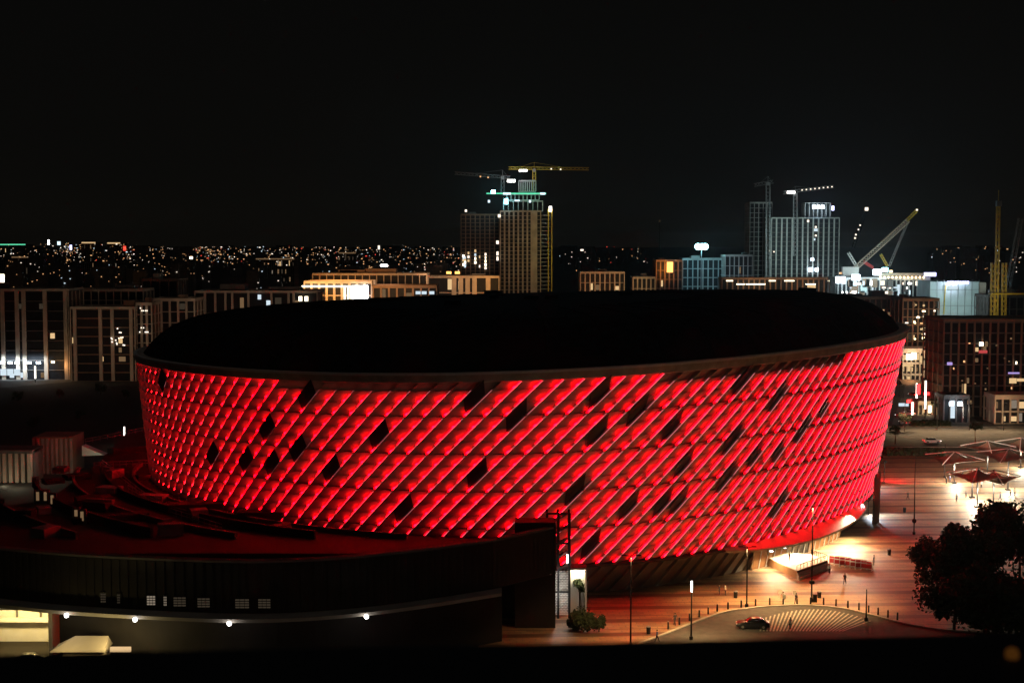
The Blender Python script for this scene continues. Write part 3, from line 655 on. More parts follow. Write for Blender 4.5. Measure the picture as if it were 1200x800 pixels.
# ------------------------------------------------------------------ shade canopies
def shade(px, py, w, label, hh=8.3, rz=0.3, lit=1500):
    g = G(px, py, .02); t = thing('shade_canopy', label, 'canopy', tuple(g), 'shade canopies on the plaza')
    MB().tube(g, g + Vector((0, 0, hh)), .16, 8).build('mast', M['black'], t); MB().cbox(g + Vector((0, 0, .15)), (1, 1, .3)).build('base', M['black'], t)
    cs = [g + Vector((math.cos(rz + PI / 4 + k * PI / 2) * w * .7, math.sin(rz + PI / 4 + k * PI / 2) * w * .7, hh - 2.4 + (.9 if k % 2 else 0))) for k in range(4)]
    top = g + Vector((0, 0, hh - .3)); mb = MB(); n = 6
    for k in range(4):
        a, b = cs[k], cs[(k + 1) % 4]; prev = None
        for i in range(n + 1):
            rad = i / n; row = []
            for j in range(n + 1):
                e_ = a.lerp(b, j / n); mid = 4 * (j / n) * (1 - j / n); e_ = e_.lerp(g + Vector((0, 0, e_.z - g.z)), .14 * mid)
                p = top.lerp(e_, rad); p.z -= .9 * math.sin(PI * rad) ; row.append(p)
            if prev:
                for j in range(n): mb.quad(prev[j], row[j], row[j + 1], prev[j + 1])
            prev = row
    mb.build('membrane', M['fabric'], t)
    mb = MB()
    for k in range(4): mb.tube(g + Vector((0, 0, hh - .1)), cs[k] + Vector((0, 0, .1)), .11, 5)
    mb.build('boom', M['white'], t)
    for k in (0, 2): MB().tube(g + Vector((0, 0, 3.8 + k * .1)), g + Vector((0, 0, 4.6 + k * .1)), .22, 6).build('spotlight', M['black'], t)
    if lit:
        lamp('POINT', g + Vector((0, -1.0, 3.4)), lit * 1.7, (1, .86, .60), t, .5); lamp('POINT', g + Vector((.8, 1.0, 3.6)), lit * .9, (1, .90, .70), t, .5)
    return t
shade(1145, 594, 9, 'brown shade canopy nearest the trees, on the foremost mast', lit=1700)
shade(1164, 592, 8, 'brown shade canopy with bright white booms just right of the foremost one', 7.6, .8, 1500)
shade(1118, 566, 10, 'wide dark red shade canopy at the left end of the group', 7.4, .1, 2600)
shade(1139, 583, 7, 'small shade canopy over the brightest white floor light', 6.4, .5, 2600)
shade(1181, 574, 10, 'tall brown shade canopy at the right edge of the picture', 9.4, .2, 2600)
shade(1157, 556, 9, 'brown shade canopy in the back row of the group', 8.2, .6, 1300)
shade(1196, 548, 9, 'back right shade canopy over a yellow-lit floor', 7.5, .4, 2200)
# free lights on the plaza: cool pools by the arena wall
for px, py, p, c in ((1040, 606, 7000, (.72, .86, 1)), (1034, 573, 3500, (.8, .9, 1))):
    g = G(px, py, .02); t = thing('floor_lamp', 'cool white wall-washer lamp by the arena foot, ' + ('nearer of the two' if py > 600 else 'farther of the two'), 'lamp', tuple(g + Vector((-3.2, 2.5, 0))))
    b = g + Vector((-3.2, 2.5, 0)); MB().tube(b, b + Vector((0, 0, 4.2)), .08, 6).build('post', M['black'], t); MB().cbox(b + Vector((.25, 0, 4.2)), (.6, .4, .2)).build('lamp_head', M['grey'], t)
    lamp('SPOT', b + Vector((.4, 0, 4.0)), p, c, t, .2, g, 120)
t = thing('red_floodlight', 'small floodlight throwing red onto the plaza beside the arena', 'floodlight', tuple(G(1036, 566, .02))); g = G(1036, 566, .02)
MB().tube(g, g + Vector((0, 0, 5)), .1, 6).build('post', M['black'], t); MB().cbox(g + Vector((.2, 0, 5)), (.5, .6, .4)).build('lamp_head', M['black'], t)
lamp('SPOT', g + Vector((.6, 0, 4.8)), 9000, (1, .02, .04), t, .3, G(1056, 562), 110); lamp('SPOT', g + Vector((.6, -.3, 4.8)), 900, (1, .10, .14), t, .3, G(1066, 590), 130)

# ------------------------------------------------------------------ trees and shrubs
def tree(px, py, h, cr, label, nleaf=2600, seed=0, trunk=.45, name='tree', z=.0, group=None):
    r = random.Random(seed); g = G(px, py, z); t = thing(name, label, 'tree', tuple(g), group)
    mb = MB(); th_ = h - cr * 1.15; top = g + Vector((r.uniform(-.3, .3), r.uniform(-.3, .3), th_)); mb.tube(g, top, trunk * .5, 8, trunk * .32)
    clumps = []
    for k in range(15):
        a = r.uniform(0, 2 * PI); rr = cr * r.uniform(.35, .85); c = g + Vector((math.cos(a) * rr, math.sin(a) * rr, h - cr + r.uniform(-.45, .62) * cr))
        clumps.append((c, cr * r.uniform(.28, .5))); mb.tube(top - Vector((0, 0, r.uniform(0, th_ * .25))), c, trunk * .2, 5, trunk * .05)
    clumps.append((g + Vector((0, 0, h - cr * .6)), cr * .55)); mb.build('trunk', M['bark'], t)
    lf = MB()
    for k in range(int(nleaf * 1.7)):
        c, rad = r.choice(clumps); d = Vector((r.gauss(0, 1), r.gauss(0, 1), r.gauss(0, .8))).normalized() * rad * r.uniform(.35, 1.08); p = c + d
        s_ = r.uniform(.16, .34) * (cr / 5 + .35); u = Vector((r.gauss(0, 1), r.gauss(0, 1), r.gauss(0, 1))).normalized(); v = u.orthogonal().normalized()
        lf.add([p - u * s_, p + v * s_ * .6, p + u * s_, p - v * s_ * .6], [(0, 1, 2, 3)])
    lf.build('crown', M['leaf'], t); return t
tree(1105, 700, 9.0, 4.2, 'dark leafy tree at the left of the cluster, its edge against the lit plaza', 3600, 1)
tree(1150, 705, 12.0, 6.0, 'broad black tree in the middle of the cluster at right', 5200, 2)
tree(1195, 690, 14.5, 6.5, 'tallest dark tree rising at the right edge of the picture', 5600, 3)
tree(1172, 742, 10.5, 6.0, 'low wide dark tree in front of the others at bottom right', 4600, 4)
tree(1118, 738, 8.0, 4.4, 'small dark tree below the cluster beside the drop-off road', 2600, 5)
tree(1082, 672, 6.6, 2.6, 'small bushy dark tree jutting from the left of the cluster', 2000, 6)
tree(682, 738, 3.6, 2.1, 'round dark shrub-like tree in the paving by the lit stair tower', 1800, 7, .3)
tree(680, 718, 5.2, 1.2, 'thin young tree silhouetted before the bright stair tower wall', 700, 8, .2)
tree(702, 740, 2.4, 1.1, 'small dark shrub right of the round one by the stair tower', 700, 9, .2, 'shrub')
for i, (px, py, lab) in enumerate(((1094, 486, 'small street tree before the yellow shop front'), (1143, 520, 'dark spindly tree by the street behind the canopies'), (1060, 506, 'small dark tree beside the arena edge at the street'), (1049, 520, 'dark bush-like tree at the corner of the arena and street'))):
    tree(px, py, 5.5 if i != 1 else 6.5, 1.7, lab, 600, 20 + i, .3)
for px0, px1, py, lab in ((1068, 1112, 499, 'long dark clipped hedge bordering the street behind the lit shops'), (1036, 1105, 533, 'dark hedge bed along the near side of the street')):
    a = G(px0, py); b = G(px1, py); mb = MB(); r = random.Random(px0)
    for k in range(1400):
        p = Vector((r.uniform(a.x, b.x), a.y + r.uniform(-2, 2), r.uniform(.1, 1.5))); s_ = r.uniform(.2, .45); u = Vector((r.gauss(0, 1), r.gauss(0, 1), r.gauss(0, 1))).normalized(); v = u.orthogonal()
        mb.add([p - u * s_, p + v * s_, p + u * s_, p - v * s_], [(0, 1, 2, 3)])
    tag(mb.build('hedge', M['moss']), lab, 'hedge')

# ------------------------------------------------------------------ buildings
def building(name, label, x0, x1, ytop, Y, depth=18, floors=6, bays=6, frame='beige', wall='brown', z0=0.0, lit=(), pier=.5, slab=.35, piers=None, roofs=1, seed=0, cat='building', group=None, glass='dull_glass', slabs=True, prob=0, sm=None):
    r = random.Random(seed + int(x0)); a = A(x0, ytop, Y); b = A(x1, ytop, Y); zt = a.z; X0, X1 = a.x, b.x; W = X1 - X0
    t = thing(name, label, cat, ((X0 + X1) / 2, Y, 0), group)
    MB().box((X0 + .5, Y + .6, z0), (X1 - .5, Y + depth - .6, zt - .3)).build('wall', M[wall], t)
    fh = (zt - z0) / floors; fr = MB()
    sl = MB() if sm else fr
    for k in range(floors + 1): z = z0 + k * fh; sl.box((X0 + .02, Y + .03, max(z - slab, z0 + .01)), (X1 - .02, Y + depth - .03, max(z, z0 + .1)))
    if sm: sl.build('floor_slab', M[sm], t)
    bw = W / bays
    cols_ = [X0 + bw * k for k in range(bays + 1)] if piers is None else [A(p, ytop, Y).x for p in piers]
    for c in cols_: fr.box((max(c - pier / 2, X0 - .02), Y - .12, z0), (min(c + pier / 2, X1 + .02), Y + .55, zt + .02))
    for k in range(max(2, int(depth / 5)) + 1):
        y = Y + depth * k / max(2, int(depth / 5))
        for xx in (X0 - .1, X1 - .3): fr.box((xx, y - .2, z0), (xx + .4, y + .2, zt - .01))
    fr.build('facade_frame', M[frame], t)
    gl = MB()
    for k in range(floors):
        for i in range(bays):
            xa = X0 + bw * i + bw * .14; xb = X0 + bw * (i + 1) - bw * .14; za = z0 + k * fh + fh * .18; zb = z0 + (k + 1) * fh - slab - fh * .06
            q = (k, i); mm = None
            for (kk_, ii_, m_) in lit:
                if kk_ == k and ii_ == i: mm = m_
            if mm is None and prob and r.random() < prob: mm = r.choice(['w_dim', 'w_faint', 'w_soft', 'w_dim', 'w_warm', 'w_faint'])
            if mm: MB().box((xa, Y + .44, za), (xa + (xb - xa) * r.choice([.45, .6, 1]), Y + .51, za + (zb - za) * r.choice([.6, .8, 1]))).build('lit_window', M[mm], t)

    gl.box((X0 + .45, Y + .53, z0 + .1), (X1 - .45, Y + .59, zt - .35)); gl.build('glazing', M[glass], t)
    mb = MB(); mb.box((X0 - .05, Y - .15, zt + .03), (X1 + .05, Y + .2, zt + .9)); mb.box((X0 - .05, Y + depth - .2, zt + .03), (X1 + .05, Y + depth, zt + .9))
    mb.box((X0 - .05, Y + .2, zt + .03), (X0 + .25, Y + depth - .2, zt + .9)); mb.box((X1 - .25, Y + .2, zt + .03), (X1 + .05, Y + depth - .2, zt + .9)); mb.build('parapet', M[frame], t)
    for k in range(roofs):
        ww = W * r.uniform(.12, .28); xx = r.uniform(X0 + 1, X1 - ww - 1); MB().box((xx, Y + depth * .35, zt - .2), (xx + ww, Y + depth * .7, zt + r.uniform(1.6, 3.4))).build('roof_unit', M[wall], t)
    return t, X0, X1, zt
# left blocks
Y1 = 566
t, X0, X1, zt = building('apartment_block', 'dark apartment block at the far left over bright white shops, pale vertical fins', -30, 80, 341, Y1, 20, 9, 9, 'beige', 'dark_concrete', piers=[2, 19, 27, 52, 76], pier=1.5, sm='dark_concrete', prob=.09, slab=.3, lit=((4, 7, 'w_warm'), (0, 3, 'w_cool'), (0, 4, 'w_cool')), seed=1)
for px in (4, 12, 20): 
    MB().cbox(A(px, 436, Y1 - .4), (2.4, .3, 2.6)).build('shop_front', M['w_cool'], t)
for px, m in ((2, 'e_cool'), (12, 'e_cool'), (20, 'e_cool'), (34, 'e_cool'), (45, 'e_cool')):
    c = A(px, 425, Y1 - 2); MB().cbox(c, (1.6, .5, .8)).build('shop_lamp', M[m], t); lamp('SPOT', c + Vector((0, -2.5, 1)), 2600, COOL, t, .6, c + Vector((0, 6, -5)), 130)
c = A(62, 424, Y1 - 2); MB().cbox(c, (1.2, .5, .8)).build('shop_lamp', M['e_warm'], t); lamp('POINT', c + Vector((0, -2, 0)), 500, (1, .6, .25), t, .5)
c = A(73, 428, Y1 - 2); lamp('POINT', c, 500, (1, .5, .2), t, .5)
wash(A(40, 400, Y1 - 45), 2600, (1, .75, .5), t, 1)
building('apartment_block', 'long set-back block with thin pale roof line behind the balconied one', 80, 168, 341, Y1 + 35, 18, 9, 10, 'beige', 'dark_concrete', pier=.3, slab=.25, seed=2, prob=.05)
t, X0, X1, zt = building('apartment_block', 'mid-rise block with slatted brown balconies left of the arena', 82, 158, 362, Y1 - 6, 20, 8, 7, 'beige', 'brown', piers=[87, 117, 131, 153], pier=1.3, sm='brown', prob=.10, lit=((3, 5, 'w_dim'), (4, 5, 'w_warm'), (2, 5, 'w_dim')), seed=3)
for k in range(26):
    MB().cbox(A(R.uniform(130, 146), R.uniform(378, 408), Y1 - 7), (.5, .2, .5)).build('balcony_lamp', M['e_dotw'], t) if k < 14 else None
wash(A(118, 420, Y1 - 32), 1300, (1, .68, .42), t, 1); wash(A(140, 370, Y1 - 55), 2000, (1, .7, .45), t, 1)
t, X0, X1, zt = building('apartment_block', 'narrow block with string lights in its windows at the arena left shoulder', 159, 178, 357, Y1 - 2, 16, 8, 3, 'beige', 'brown', pier=.9, seed=4)
for k in range(12): MB().cbox(A(R.uniform(161, 175), R.choice([361, 364, 384, 389, 392]), Y1 - 3), (.45, .2, .45)).build('string_lamp', M['e_dotw'], t)
wash(A(170, 372, Y1 - 40), 1500, (1, .68, .42), t, 1)
t, X0, X1, zt = building('apartment_block', 'brown block with square framed windows just above the arena rim', 179, 228, 352, Y1 + 12, 18, 7, 5, 'beige', 'brown', seed=5, pier=.8, prob=.12)
wash(A(205, 360, Y1 - 40), 1300, (1, .7, .45), t, 1)
building('plant_house', 'plain brownish roof house standing above the left apartment blocks', 166, 208, 329, 640, 20, 3, 4, 'brown', 'beige', z0=0, slab=.2, pier=.3, seed=6)
t, X0, X1, zt = building('apartment_block', 'wide low block with tall pale fins and a long flat roof line', 228, 372, 343, 600, 22, 4, 14, 'beige', 'dark_concrete', pier=.9, slab=.35, z0=0, sm='dark_concrete', prob=.07, piers=[240, 252, 264, 272, 291, 318, 338, 344], seed=7, lit=((3, 8, 'w_cool'), (3, 5, 'w_dim'), (3, 11, 'w_dim')), roofs=2)
for px in (250, 300, 345): wash(A(px, 350, 555), 2200, (1, .72, .5), t, 1)
for px, m in ((304, 'w_cool'), (352, 'w_bright'), (359, 'w_bright')): MB().cbox(A(px, 350 if px > 310 else 348, 599), (1.4, .3, 2.0)).build('lit_window', M[m], t)
# orange lit mall-like building behind the roof
t, X0, X1, zt = building('shopping_building', 'long orange-lit building with a glaring white corner and bright eave strip', 356, 436, 331, 760, 24, 5, 9, 'beige', 'wood', pier=1.2, slab=.6, seed=8, roofs=0)
for k in range(8): MB().cbox(A(358 + k * 9, 335.5, 758.5), (3.9, .5, .9)).build('eave_light', M['w_bright'], t)
MB().cbox(A(422, 343, 758.5), (8.4, .4, 7.8)).build('lit_window', M['e_white'], t)
for px in (404, 408, 412): MB().cbox(A(px, 343, 758.8), (1.0, .3, 7)).build('lit_window', M['w_bright'], t)
wash(A(380, 342, 735), 30000, (1, .45, .12), t, 1); wash(A(400, 325, 735), 26000, (1, .45, .12), t, 1); wash(A(362, 340, 748), 12000, (1, .45, .12), t, 1)
t, X0, X1, zt = building('office_block', 'brown flat-roofed block with a fine pale roof edge above the white-lit corner', 366, 500, 322, 800, 30, 5, 16, 'beige', 'brown', pier=.5, slab=.3, seed=9, roofs=3)
wash(A(395, 326, 770), 26000, (1, .42, .12), t, 1); wash(A(450, 326, 765), 9000, (1, .6, .35), t, 1)
t, X0, X1, zt = building('office_block', 'low block with brown framed windows and a small turquoise sign, right of the white corner', 437, 512, 336, 755, 20, 4, 8, 'brown', 'dark_concrete', pier=1.0, slab=.7, seed=10, lit=((3, 4, 'w_dim'), (3, 1, 'w_dim')), roofs=0)
for px in (490, 497, 506): MB().cbox(A(px, 343, 753), (2.6, .3, 1.6)).build('sign', M['w_cool'], t)
for px in (450, 480): wash(A(px, 340, 735), 11000, (1, .55, .25), t, 1)
t, X0, X1, zt = building('office_block', 'pale block with blind columns and amber lamps left of the ribbed tower', 498, 585, 325, 820, 26, 4, 7, 'beige', 'beige', pier=2.6, slab=.4, seed=12, lit=((3, 2, 'w_warm'), (3, 3, 'w_warm')), piers=[532, 540, 548, 556, 572], roofs=1)
for px in (526, 536): MB().cbox(A(px, 319.5, 818), (2.8, .4, 1.4)).build('roof_lamp', M['e_amber'], t)
wash(A(578, 330, 800), 14000, (1, .45, .10), t, 1); wash(A(540, 330, 785), 14000, (1, .66, .4), t, 1); wash(A(512, 320, 790), 9000, (1, .55, .3), t, 1)

# main ribbed tower under construction
def lattice_crane(name, label, mast0, mast1, jib0, jib1, m, w=2.2, lights=(), lm='e_dotw', lampsize=1.0, group=None, r=.22):
    t = thing(name, label, 'crane', tuple(mast0), group)
    MB().lattice(mast0, mast1, w, max(4, int((Vector(mast1) - Vector(mast0)).length / 3)), r).build('mast', M[m], t)
    MB().lattice(jib0, jib1, w * .8, max(6, int((Vector(jib1) - Vector(jib0)).length / 3)), r * .8).build('jib', M[m], t)
    MB().cbox(Vector(mast1) + Vector((0, -.5, -1)), (2.2, 2.2, 2.4)).build('cab', M['grey'], t)
    mb = MB(); p = Vector(mast1) + Vector((0, 0, 5)); mb.tube(mast1, p, .2, 4)
    for q in (jib0, jib1): mb.tube(p, Vector(mast1).lerp(Vector(q), .7), .08, 3)
    mb.build('tie_bar', M[m], t)
    for p in lights: MB().cbox(p, (lampsize, lampsize, lampsize)).build('lamp', M[lm], t)
    return t
YT = 1100
t, X0, X1, zt = building('tower', 'ribbed beige high-rise tower with floodlit construction crown', 586, 634, 248, YT, 30, 26, 9, 'beige', 'brown', pier=1.3, slab=.3, seed=20, roofs=0, prob=.0)
MB().box((X1 - 8, YT - .5, 0), (X1 - 3.2, YT + .3, zt)).build('blind_strip', M['beige'], t)
mb = MB(); xa = A(634.5, 300, YT).x; xb = A(642, 300, YT).x
for k in range(26): z = zt * k / 26; mb.box((xa, YT + 1, z), (xb + 2, YT + 25, z + .4))
mb.build('open_floor', M['raw'], t)
mb = MB()
for px in (642, 646): xx = A(px, 300, YT).x; mb.box((xx, YT, 0), (xx + .8, YT + 1, A(600, 245, YT).z))
mb.build('hoist_rail', M['yellow'], t)
mb = MB(); 
for (p0, p1, ya, yb) in ((590, 636, 236, 247), (594, 632, 228, 234), (608, 628, 212, 224)):
    a = A(p0, yb, YT + 4); b = A(p1, ya, YT + 4)
    for k in range(9): xx = a.x + (b.x - a.x) * k / 8; mb.box((xx - .25, YT + 4, a.z), (xx + .25, YT + 20, b.z))
    mb.box((a.x, YT + 4, b.z), (b.x, YT + 22, b.z + .5)); mb.box((a.x, YT + 4, a.z - .5), (b.x, YT + 22, a.z))
mb.build('formwork', M['raw'], t)
for px, py, sx_, sz_, m in ((613, 200, 6, 1.6, 'e_white'), (599, 212, 6, 2, 'e_white'), (578, 225, 3, 2.6, 'e_cyan'), (594, 227, 6, 1.6, 'e_dotc'), (593, 236, 2.6, 4, 'e_cyan'), (636, 227, 4, 1.6, 'e_dotc'), (645, 245, 2, 4, 'e_white'), (585, 253, 2, 2.4, 'e_dotw'), (583, 284, 2, 2.6, 'e_dotw'), (583, 297, 1.6, 3, 'e_dotw'), (583, 303, 1.6, 3, 'e_dotw'), (573, 236, 1.6, 2, 'e_dotc'), (606, 235, 4, 1.2, 'e_dotc'), (621, 236, 1.6, 2, 'e_dotc'), (546, 247, 1.6, 1.8, 'e_dotw')):
    MB().cbox(A(px, py, YT - 2), (sx_, .8, sz_)).build('floodlight', M[m], t)
for px, py in ((578, 225), (593, 236)): lamp('SPOT', A(px, py, YT - 4), 16000, (.3, .85, 1), t, .8, Vector((0, 0, 40)), 70)
MB().box((A(570, 226, YT).x, YT + 1, A(570, 227.3, YT).z), (A(640, 226, YT).x, YT + 3, A(570, 226, YT).z)).build('deck_light_strip', M['e_green'], t)
wash(A(590, 232, YT - 8), 5000, (.4, .9, 1), t, 1); wash(A(628, 228, YT - 8), 3500, (.3, 1, .75), t, 1); wash(A(612, 203, YT - 8), 6000, (.85, .8, 1), t, 1)
for py in (270, 320): wash(A(612, py, YT - 75), 15000, (1, .56, .26), t, 2)
wash(A(640, 270, YT - 25), 2200, (.9, 1, .4), t, 1); wash(A(640, 310, YT - 25), 2200, (.9, .9, .35), t, 1)
t, X0, X1, zt = building('tower', 'darker shell tower with broken columns of white lights, left of the ribbed tower', 540, 585, 252, YT + 20, 30, 26, 8, 'brown', 'dark_concrete', pier=.8, slab=.4, seed=21, roofs=1)
for px, y0_, y1_ in ((543, 300, 310), (549, 292, 310), (557, 294, 312), (562, 290, 312), (569, 298, 314), (545, 302, 312)):
    for k in range(5):
        if R.random() < .75: MB().cbox(A(px, y0_ + (y1_ - y0_) * k / 4, YT + 18), (R.uniform(.8, 1.7), .4, 2.0)).build('lit_window', M[R.choice(['w_cool', 'w_bright', 'w_warm', 'e_dotw'])], t)
wash(A(562, 275, YT - 50), 1500, (1, .5, .28), t, 2)
lattice_crane('tower_crane', 'yellow-masted tower crane topping the ribbed tower, long faint jib to the right', A(626, 225, YT + 8), A(626, 198, YT + 8), A(596, 197, YT + 8), A(690, 198, YT + 8), 'yellow', 2.4, [A(646, 198, YT + 6), A(657, 198.5, YT + 6)], group='cranes')
lattice_crane('tower_crane', 'dim tower crane on the ribbed tower whose jib points left', A(589, 228, YT + 8), A(589, 207, YT + 8), A(533, 203, YT + 8), A(598, 208, YT + 8), 'grey', 2.4, [A(563, 207, YT + 6), A(572, 208, YT + 6)], 'e_doto', group='cranes')
wash(A(620, 210, YT - 12), 350, (1, .85, .4), t, 1)

# low blocks behind the roof centre
t, X0, X1, zt = building('apartment_block', 'dim orange framed block behind the arena roof, right of the ribbed tower', 680, 732, 320, 900, 22, 6, 9, 'beige', 'brown', pier=.8, seed=30, roofs=2, lit=((4, 2, 'w_warm'), (4, 7, 'w_warm'), (4, 3, 'w_dim')))
wash(A(705, 330, 868), 16000, (1, .45, .18), t, 1)
t, X0, X1, zt = building('apartment_block', 'small dim yellow-lit block between the orange ones behind the roof', 742, 768, 326, 900, 22, 5, 5, 'beige', 'dark_concrete', pier=.8, seed=31, lit=((3, 2, 'w_warm'), (2, 2, 'w_dim')))
wash(A(755, 334, 875), 6000, (1, .7, .3), t, 1)
t, X0, X1, zt = building('apartment_block', 'dark block with one glowing orange corner behind the roof', 769, 800, 306, 950, 22, 7, 6, 'brown', 'brown', pier=.8, seed=32, lit=((4, 1, 'w_warm'), (1, 0, 'w_dim'), (1, 1, 'w_warm'), (0, 4, 'w_warm')))
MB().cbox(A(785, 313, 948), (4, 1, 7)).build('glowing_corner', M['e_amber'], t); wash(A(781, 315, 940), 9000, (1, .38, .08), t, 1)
t, X0, X1, zt = building('apartment_block', 'blue-grey block under the dazzling cyan floodlight', 800, 848, 304, 980, 22, 7, 8, 'raw', 'raw', pier=.7, seed=33, roofs=1, slab=.5)
fl = thing('floodlight_mast', 'mast with a dazzling cyan-white floodlight cluster over the skyline', 'floodlight', tuple(A(822, 340, 960)))
p = A(822, 289, 960); mb = MB(); mb.tube((p.x, p.y, 0), p, .4, 6, .25); mb.build('mast', M['grey'], fl)
for k in range(3): MB().ball(p + Vector(((k - 1) * 2.4, -.6, 0)), 2.1, 10, 6).build('lamp', M['e_cyan'], fl)
lamp('SPOT', p + Vector((0, -2.2, 0)), 120000, (.25, .82, 1), fl, .8, Vector((0, 0, 40)), 70)
lamp('POINT', p + Vector((0, -3, -1)), 12000, (.3, .85, 1), fl, 1.5); lamp('POINT', p + Vector((0, -25, -14)), 7000, (.3, .75, 1), fl, 1.5)
t, X0, X1, zt = building('apartment_block', 'dim block with white speckled windows left of the twin towers', 850, 882, 300, 960, 22, 7, 6, 'raw', 'dark_concrete', pier=.6, seed=34, lit=((4, 3, 'w_cool'), (3, 4, 'w_warm'), (5, 3, 'w_dim')))
wash(A(865, 315, 930), 5000, (.8, .9, 1), t, 1)
t, X0, X1, zt = building('terrace_row', 'long low row with thin white eave lights behind the right half of the roof', 846, 985, 327, 860, 16, 3, 22, 'brown', 'brown', pier=.8, seed=35, roofs=0)
for px, wd in ((855, 4), (868, 5), (880, 6), (890, 7), (905, 4), (925, 6), (950, 6), (975, 5)): MB().cbox(A(px, 329 if px % 2 else 333, 858.5), (wd, .4, .6)).build('eave_light', M['w_bright'], t)
MB().cbox(A(951, 337, 858.5), (5, .4, 4)).build('lit_window', M['w_warm'], t)
for px in (890, 950): wash(A(px, 334, 845), 6000, (1, .55, .25), t, 1)
# twin towers at right
YU = 1150
t, X0, X1, zt = building('tower', 'pale grey-green concrete tower under construction with a blue-lit crown', 904, 984, 256, YU, 30, 20, 13, 'raw', 'raw', pier=1.1, slab=.5, sm='dark_concrete', seed=40, roofs=0, lit=((17, 8, 'w_cool'), (15, 8, 'w_cool')))
mb = MB(); a = A(945, 256, YU); b = A(975, 238, YU); 
for k in range(7): xx = a.x + (b.x - a.x) * k / 6; mb.box((xx - .3, YU + 5, a.z), (xx + .3, YU + 20, b.z))
mb.box((a.x, YU + 5, b.z), (b.x, YU + 20, b.z + .5)); mb.build('formwork', M['raw'], t)
for px, py in ((954, 242.5), (959, 242.5), (964, 242.5)): MB().cbox(A(px, py, YU - 1), (2.6, .8, 2.6)).build('floodlight', M['e_cool'], t)
lamp('SPOT', A(959, 242.5, YU - 3), 26000, (.3, .55, 1), t, .8, Vector((0, 0, 40)), 70)
MB().cbox(A(976, 244, YU - 1), (2.0, .8, 3.6)).build('floodlight', M['e_purple'], t)
for px, py, s_ in ((950, 316, 3.2), (957, 316, 2.6), (952, 304, 2.2), (947, 259, 1.6), (956, 266, 1.4), (956, 276, 1.4), (902, 294, 1), (907, 295, 1)): MB().cbox(A(px, py, YU - 3), (s_, .6, s_)).build('site_lamp', M['e_cool' if s_ > 2 else 'e_dotw'], t)
for px, py, pw in ((925, 270, 28000), (925, 310, 28000), (965, 275, 20000), (950, 308, 9000)): wash(A(px, py, YU - 45), pw * .9, (.68, .95, .90), t, 2)
wash(A(960, 247, YU - 8), 2500, (.4, .65, 1), t, 1)
t, X0, X1, zt = building('tower', 'dark unlit tower shell just left of the pale concrete tower', 879, 905, 238, YU + 30, 26, 22, 5, 'raw', 'dark_concrete', pier=.6, slab=.4, seed=41, roofs=0)
wash(A(890, 280, YU - 60), 900, (.8, .9, .9), t, 2)
lattice_crane('tower_crane', 'faint dark tower crane rising over the unlit tower shell', A(900, 330, YU - 5), A(900, 214, YU - 5), A(884, 217, YU - 5), A(906, 213, YU - 5), 'grey', 3.0, group='cranes')
lattice_crane('tower_crane', 'tower crane whose jib carries a string of small white lamps', A(932, 300, YU - 8), A(932, 226, YU - 8), A(918, 226, YU - 8), A(977, 218.5, YU - 8), 'grey', 2.8, [A(940 + k * 5, 222.8 - k * .55, YU - 9.5) for k in range(8)], lampsize=.9, group='cranes')
o = tag(MB().cbox((0, 0, 0), (6, 1, 2)).build('crane_floodlight', M['e_white']), 'bright white floodlight at the root of the lamp-strung crane jib', 'floodlight'); o.location = A(927, 225.5, YU - 11)
# mobile lattice crane and others over the bright site
YC = 800
t = thing('crawler_crane', 'long pale lattice-boom crane slanting up to the right over the floodlit site', 'crane', tuple(A(1000, 345, YC)), 'cranes')
MB().lattice(A(998, 318, YC), A(1064, 258, YC), 2.2, 26, .3).build('boom', M['beige'], t); MB().lattice(A(1062, 259, YC), A(1074, 247, YC), 1.4, 6, .25).build('jib', M['yellow'], t)
MB().lattice(A(1064, 259, YC), A(1042, 312, YC), 1.0, 16, .16).build('pendant', M['grey'], t); MB().lattice(A(1005, 314, YC), A(994, 296, YC), 1.2, 6, .22).build('back_mast', M['white'], t)
MB().cbox(A(996, 318, YC), (9, 4, 5)).build('cab', M['white'], t); MB().lattice(A(1040, 312, YC), A(1032, 298, YC), 1.0, 5, .2).build('gantry', M['yellow'], t)
MB().add([A(1012, 304, YC), A(1024, 312, YC), A(1024, 316, YC), A(1012, 309, YC)], [(0, 1, 2, 3)]).build('counterweight', M['red'], t)
MB().cbox(A(1074.5, 246, YC), (.9, .9, .9)).build('lamp', M['e_dotw'], t)
wash(A(1030, 305, YC - 30), 3200, (1, .95, .75), t, 1.5); wash(A(1060, 270, YC - 30), 1500, (1, .9, .55), t, 1.5)
t = thing('luffing_crane', 'dark luffing crane marked only by a few white lamps up its boom', 'crane', tuple(A(1000, 300, 1300)), 'cranes')
MB().lattice(A(1000, 290, 1300), A(1016, 243, 1300), 2.4, 16, .22).build('boom', M['black'], t)
for px, py, s_ in ((1015.5, 245, 3), (1008, 264, 1.2), (1006, 269, 1.2), (1003, 275, 1.4), (1002, 279, 1.4)): MB().cbox(A(px, py, 1298), (s_, .6, s_)).build('lamp', M['e_dotw'], t)
t, X0, X1, zt = building('construction_shell', 'floodlit open concrete building shell with people-high columns and glaring lamps', 982, 1090, 327, 780, 24, 3, 22, 'raw', 'raw', pier=.7, slab=.7, seed=50, roofs=0, lit=((2, 8, 'w_cool'), (2, 14, 'w_cool')))
t2 = MB(); a = A(1030, 320, 786); b = A(1090, 320, 786); t2.box((a.x, 786, zt), (b.x, 800, a.z)); t2.build('upper_storey', M['beige'], t)
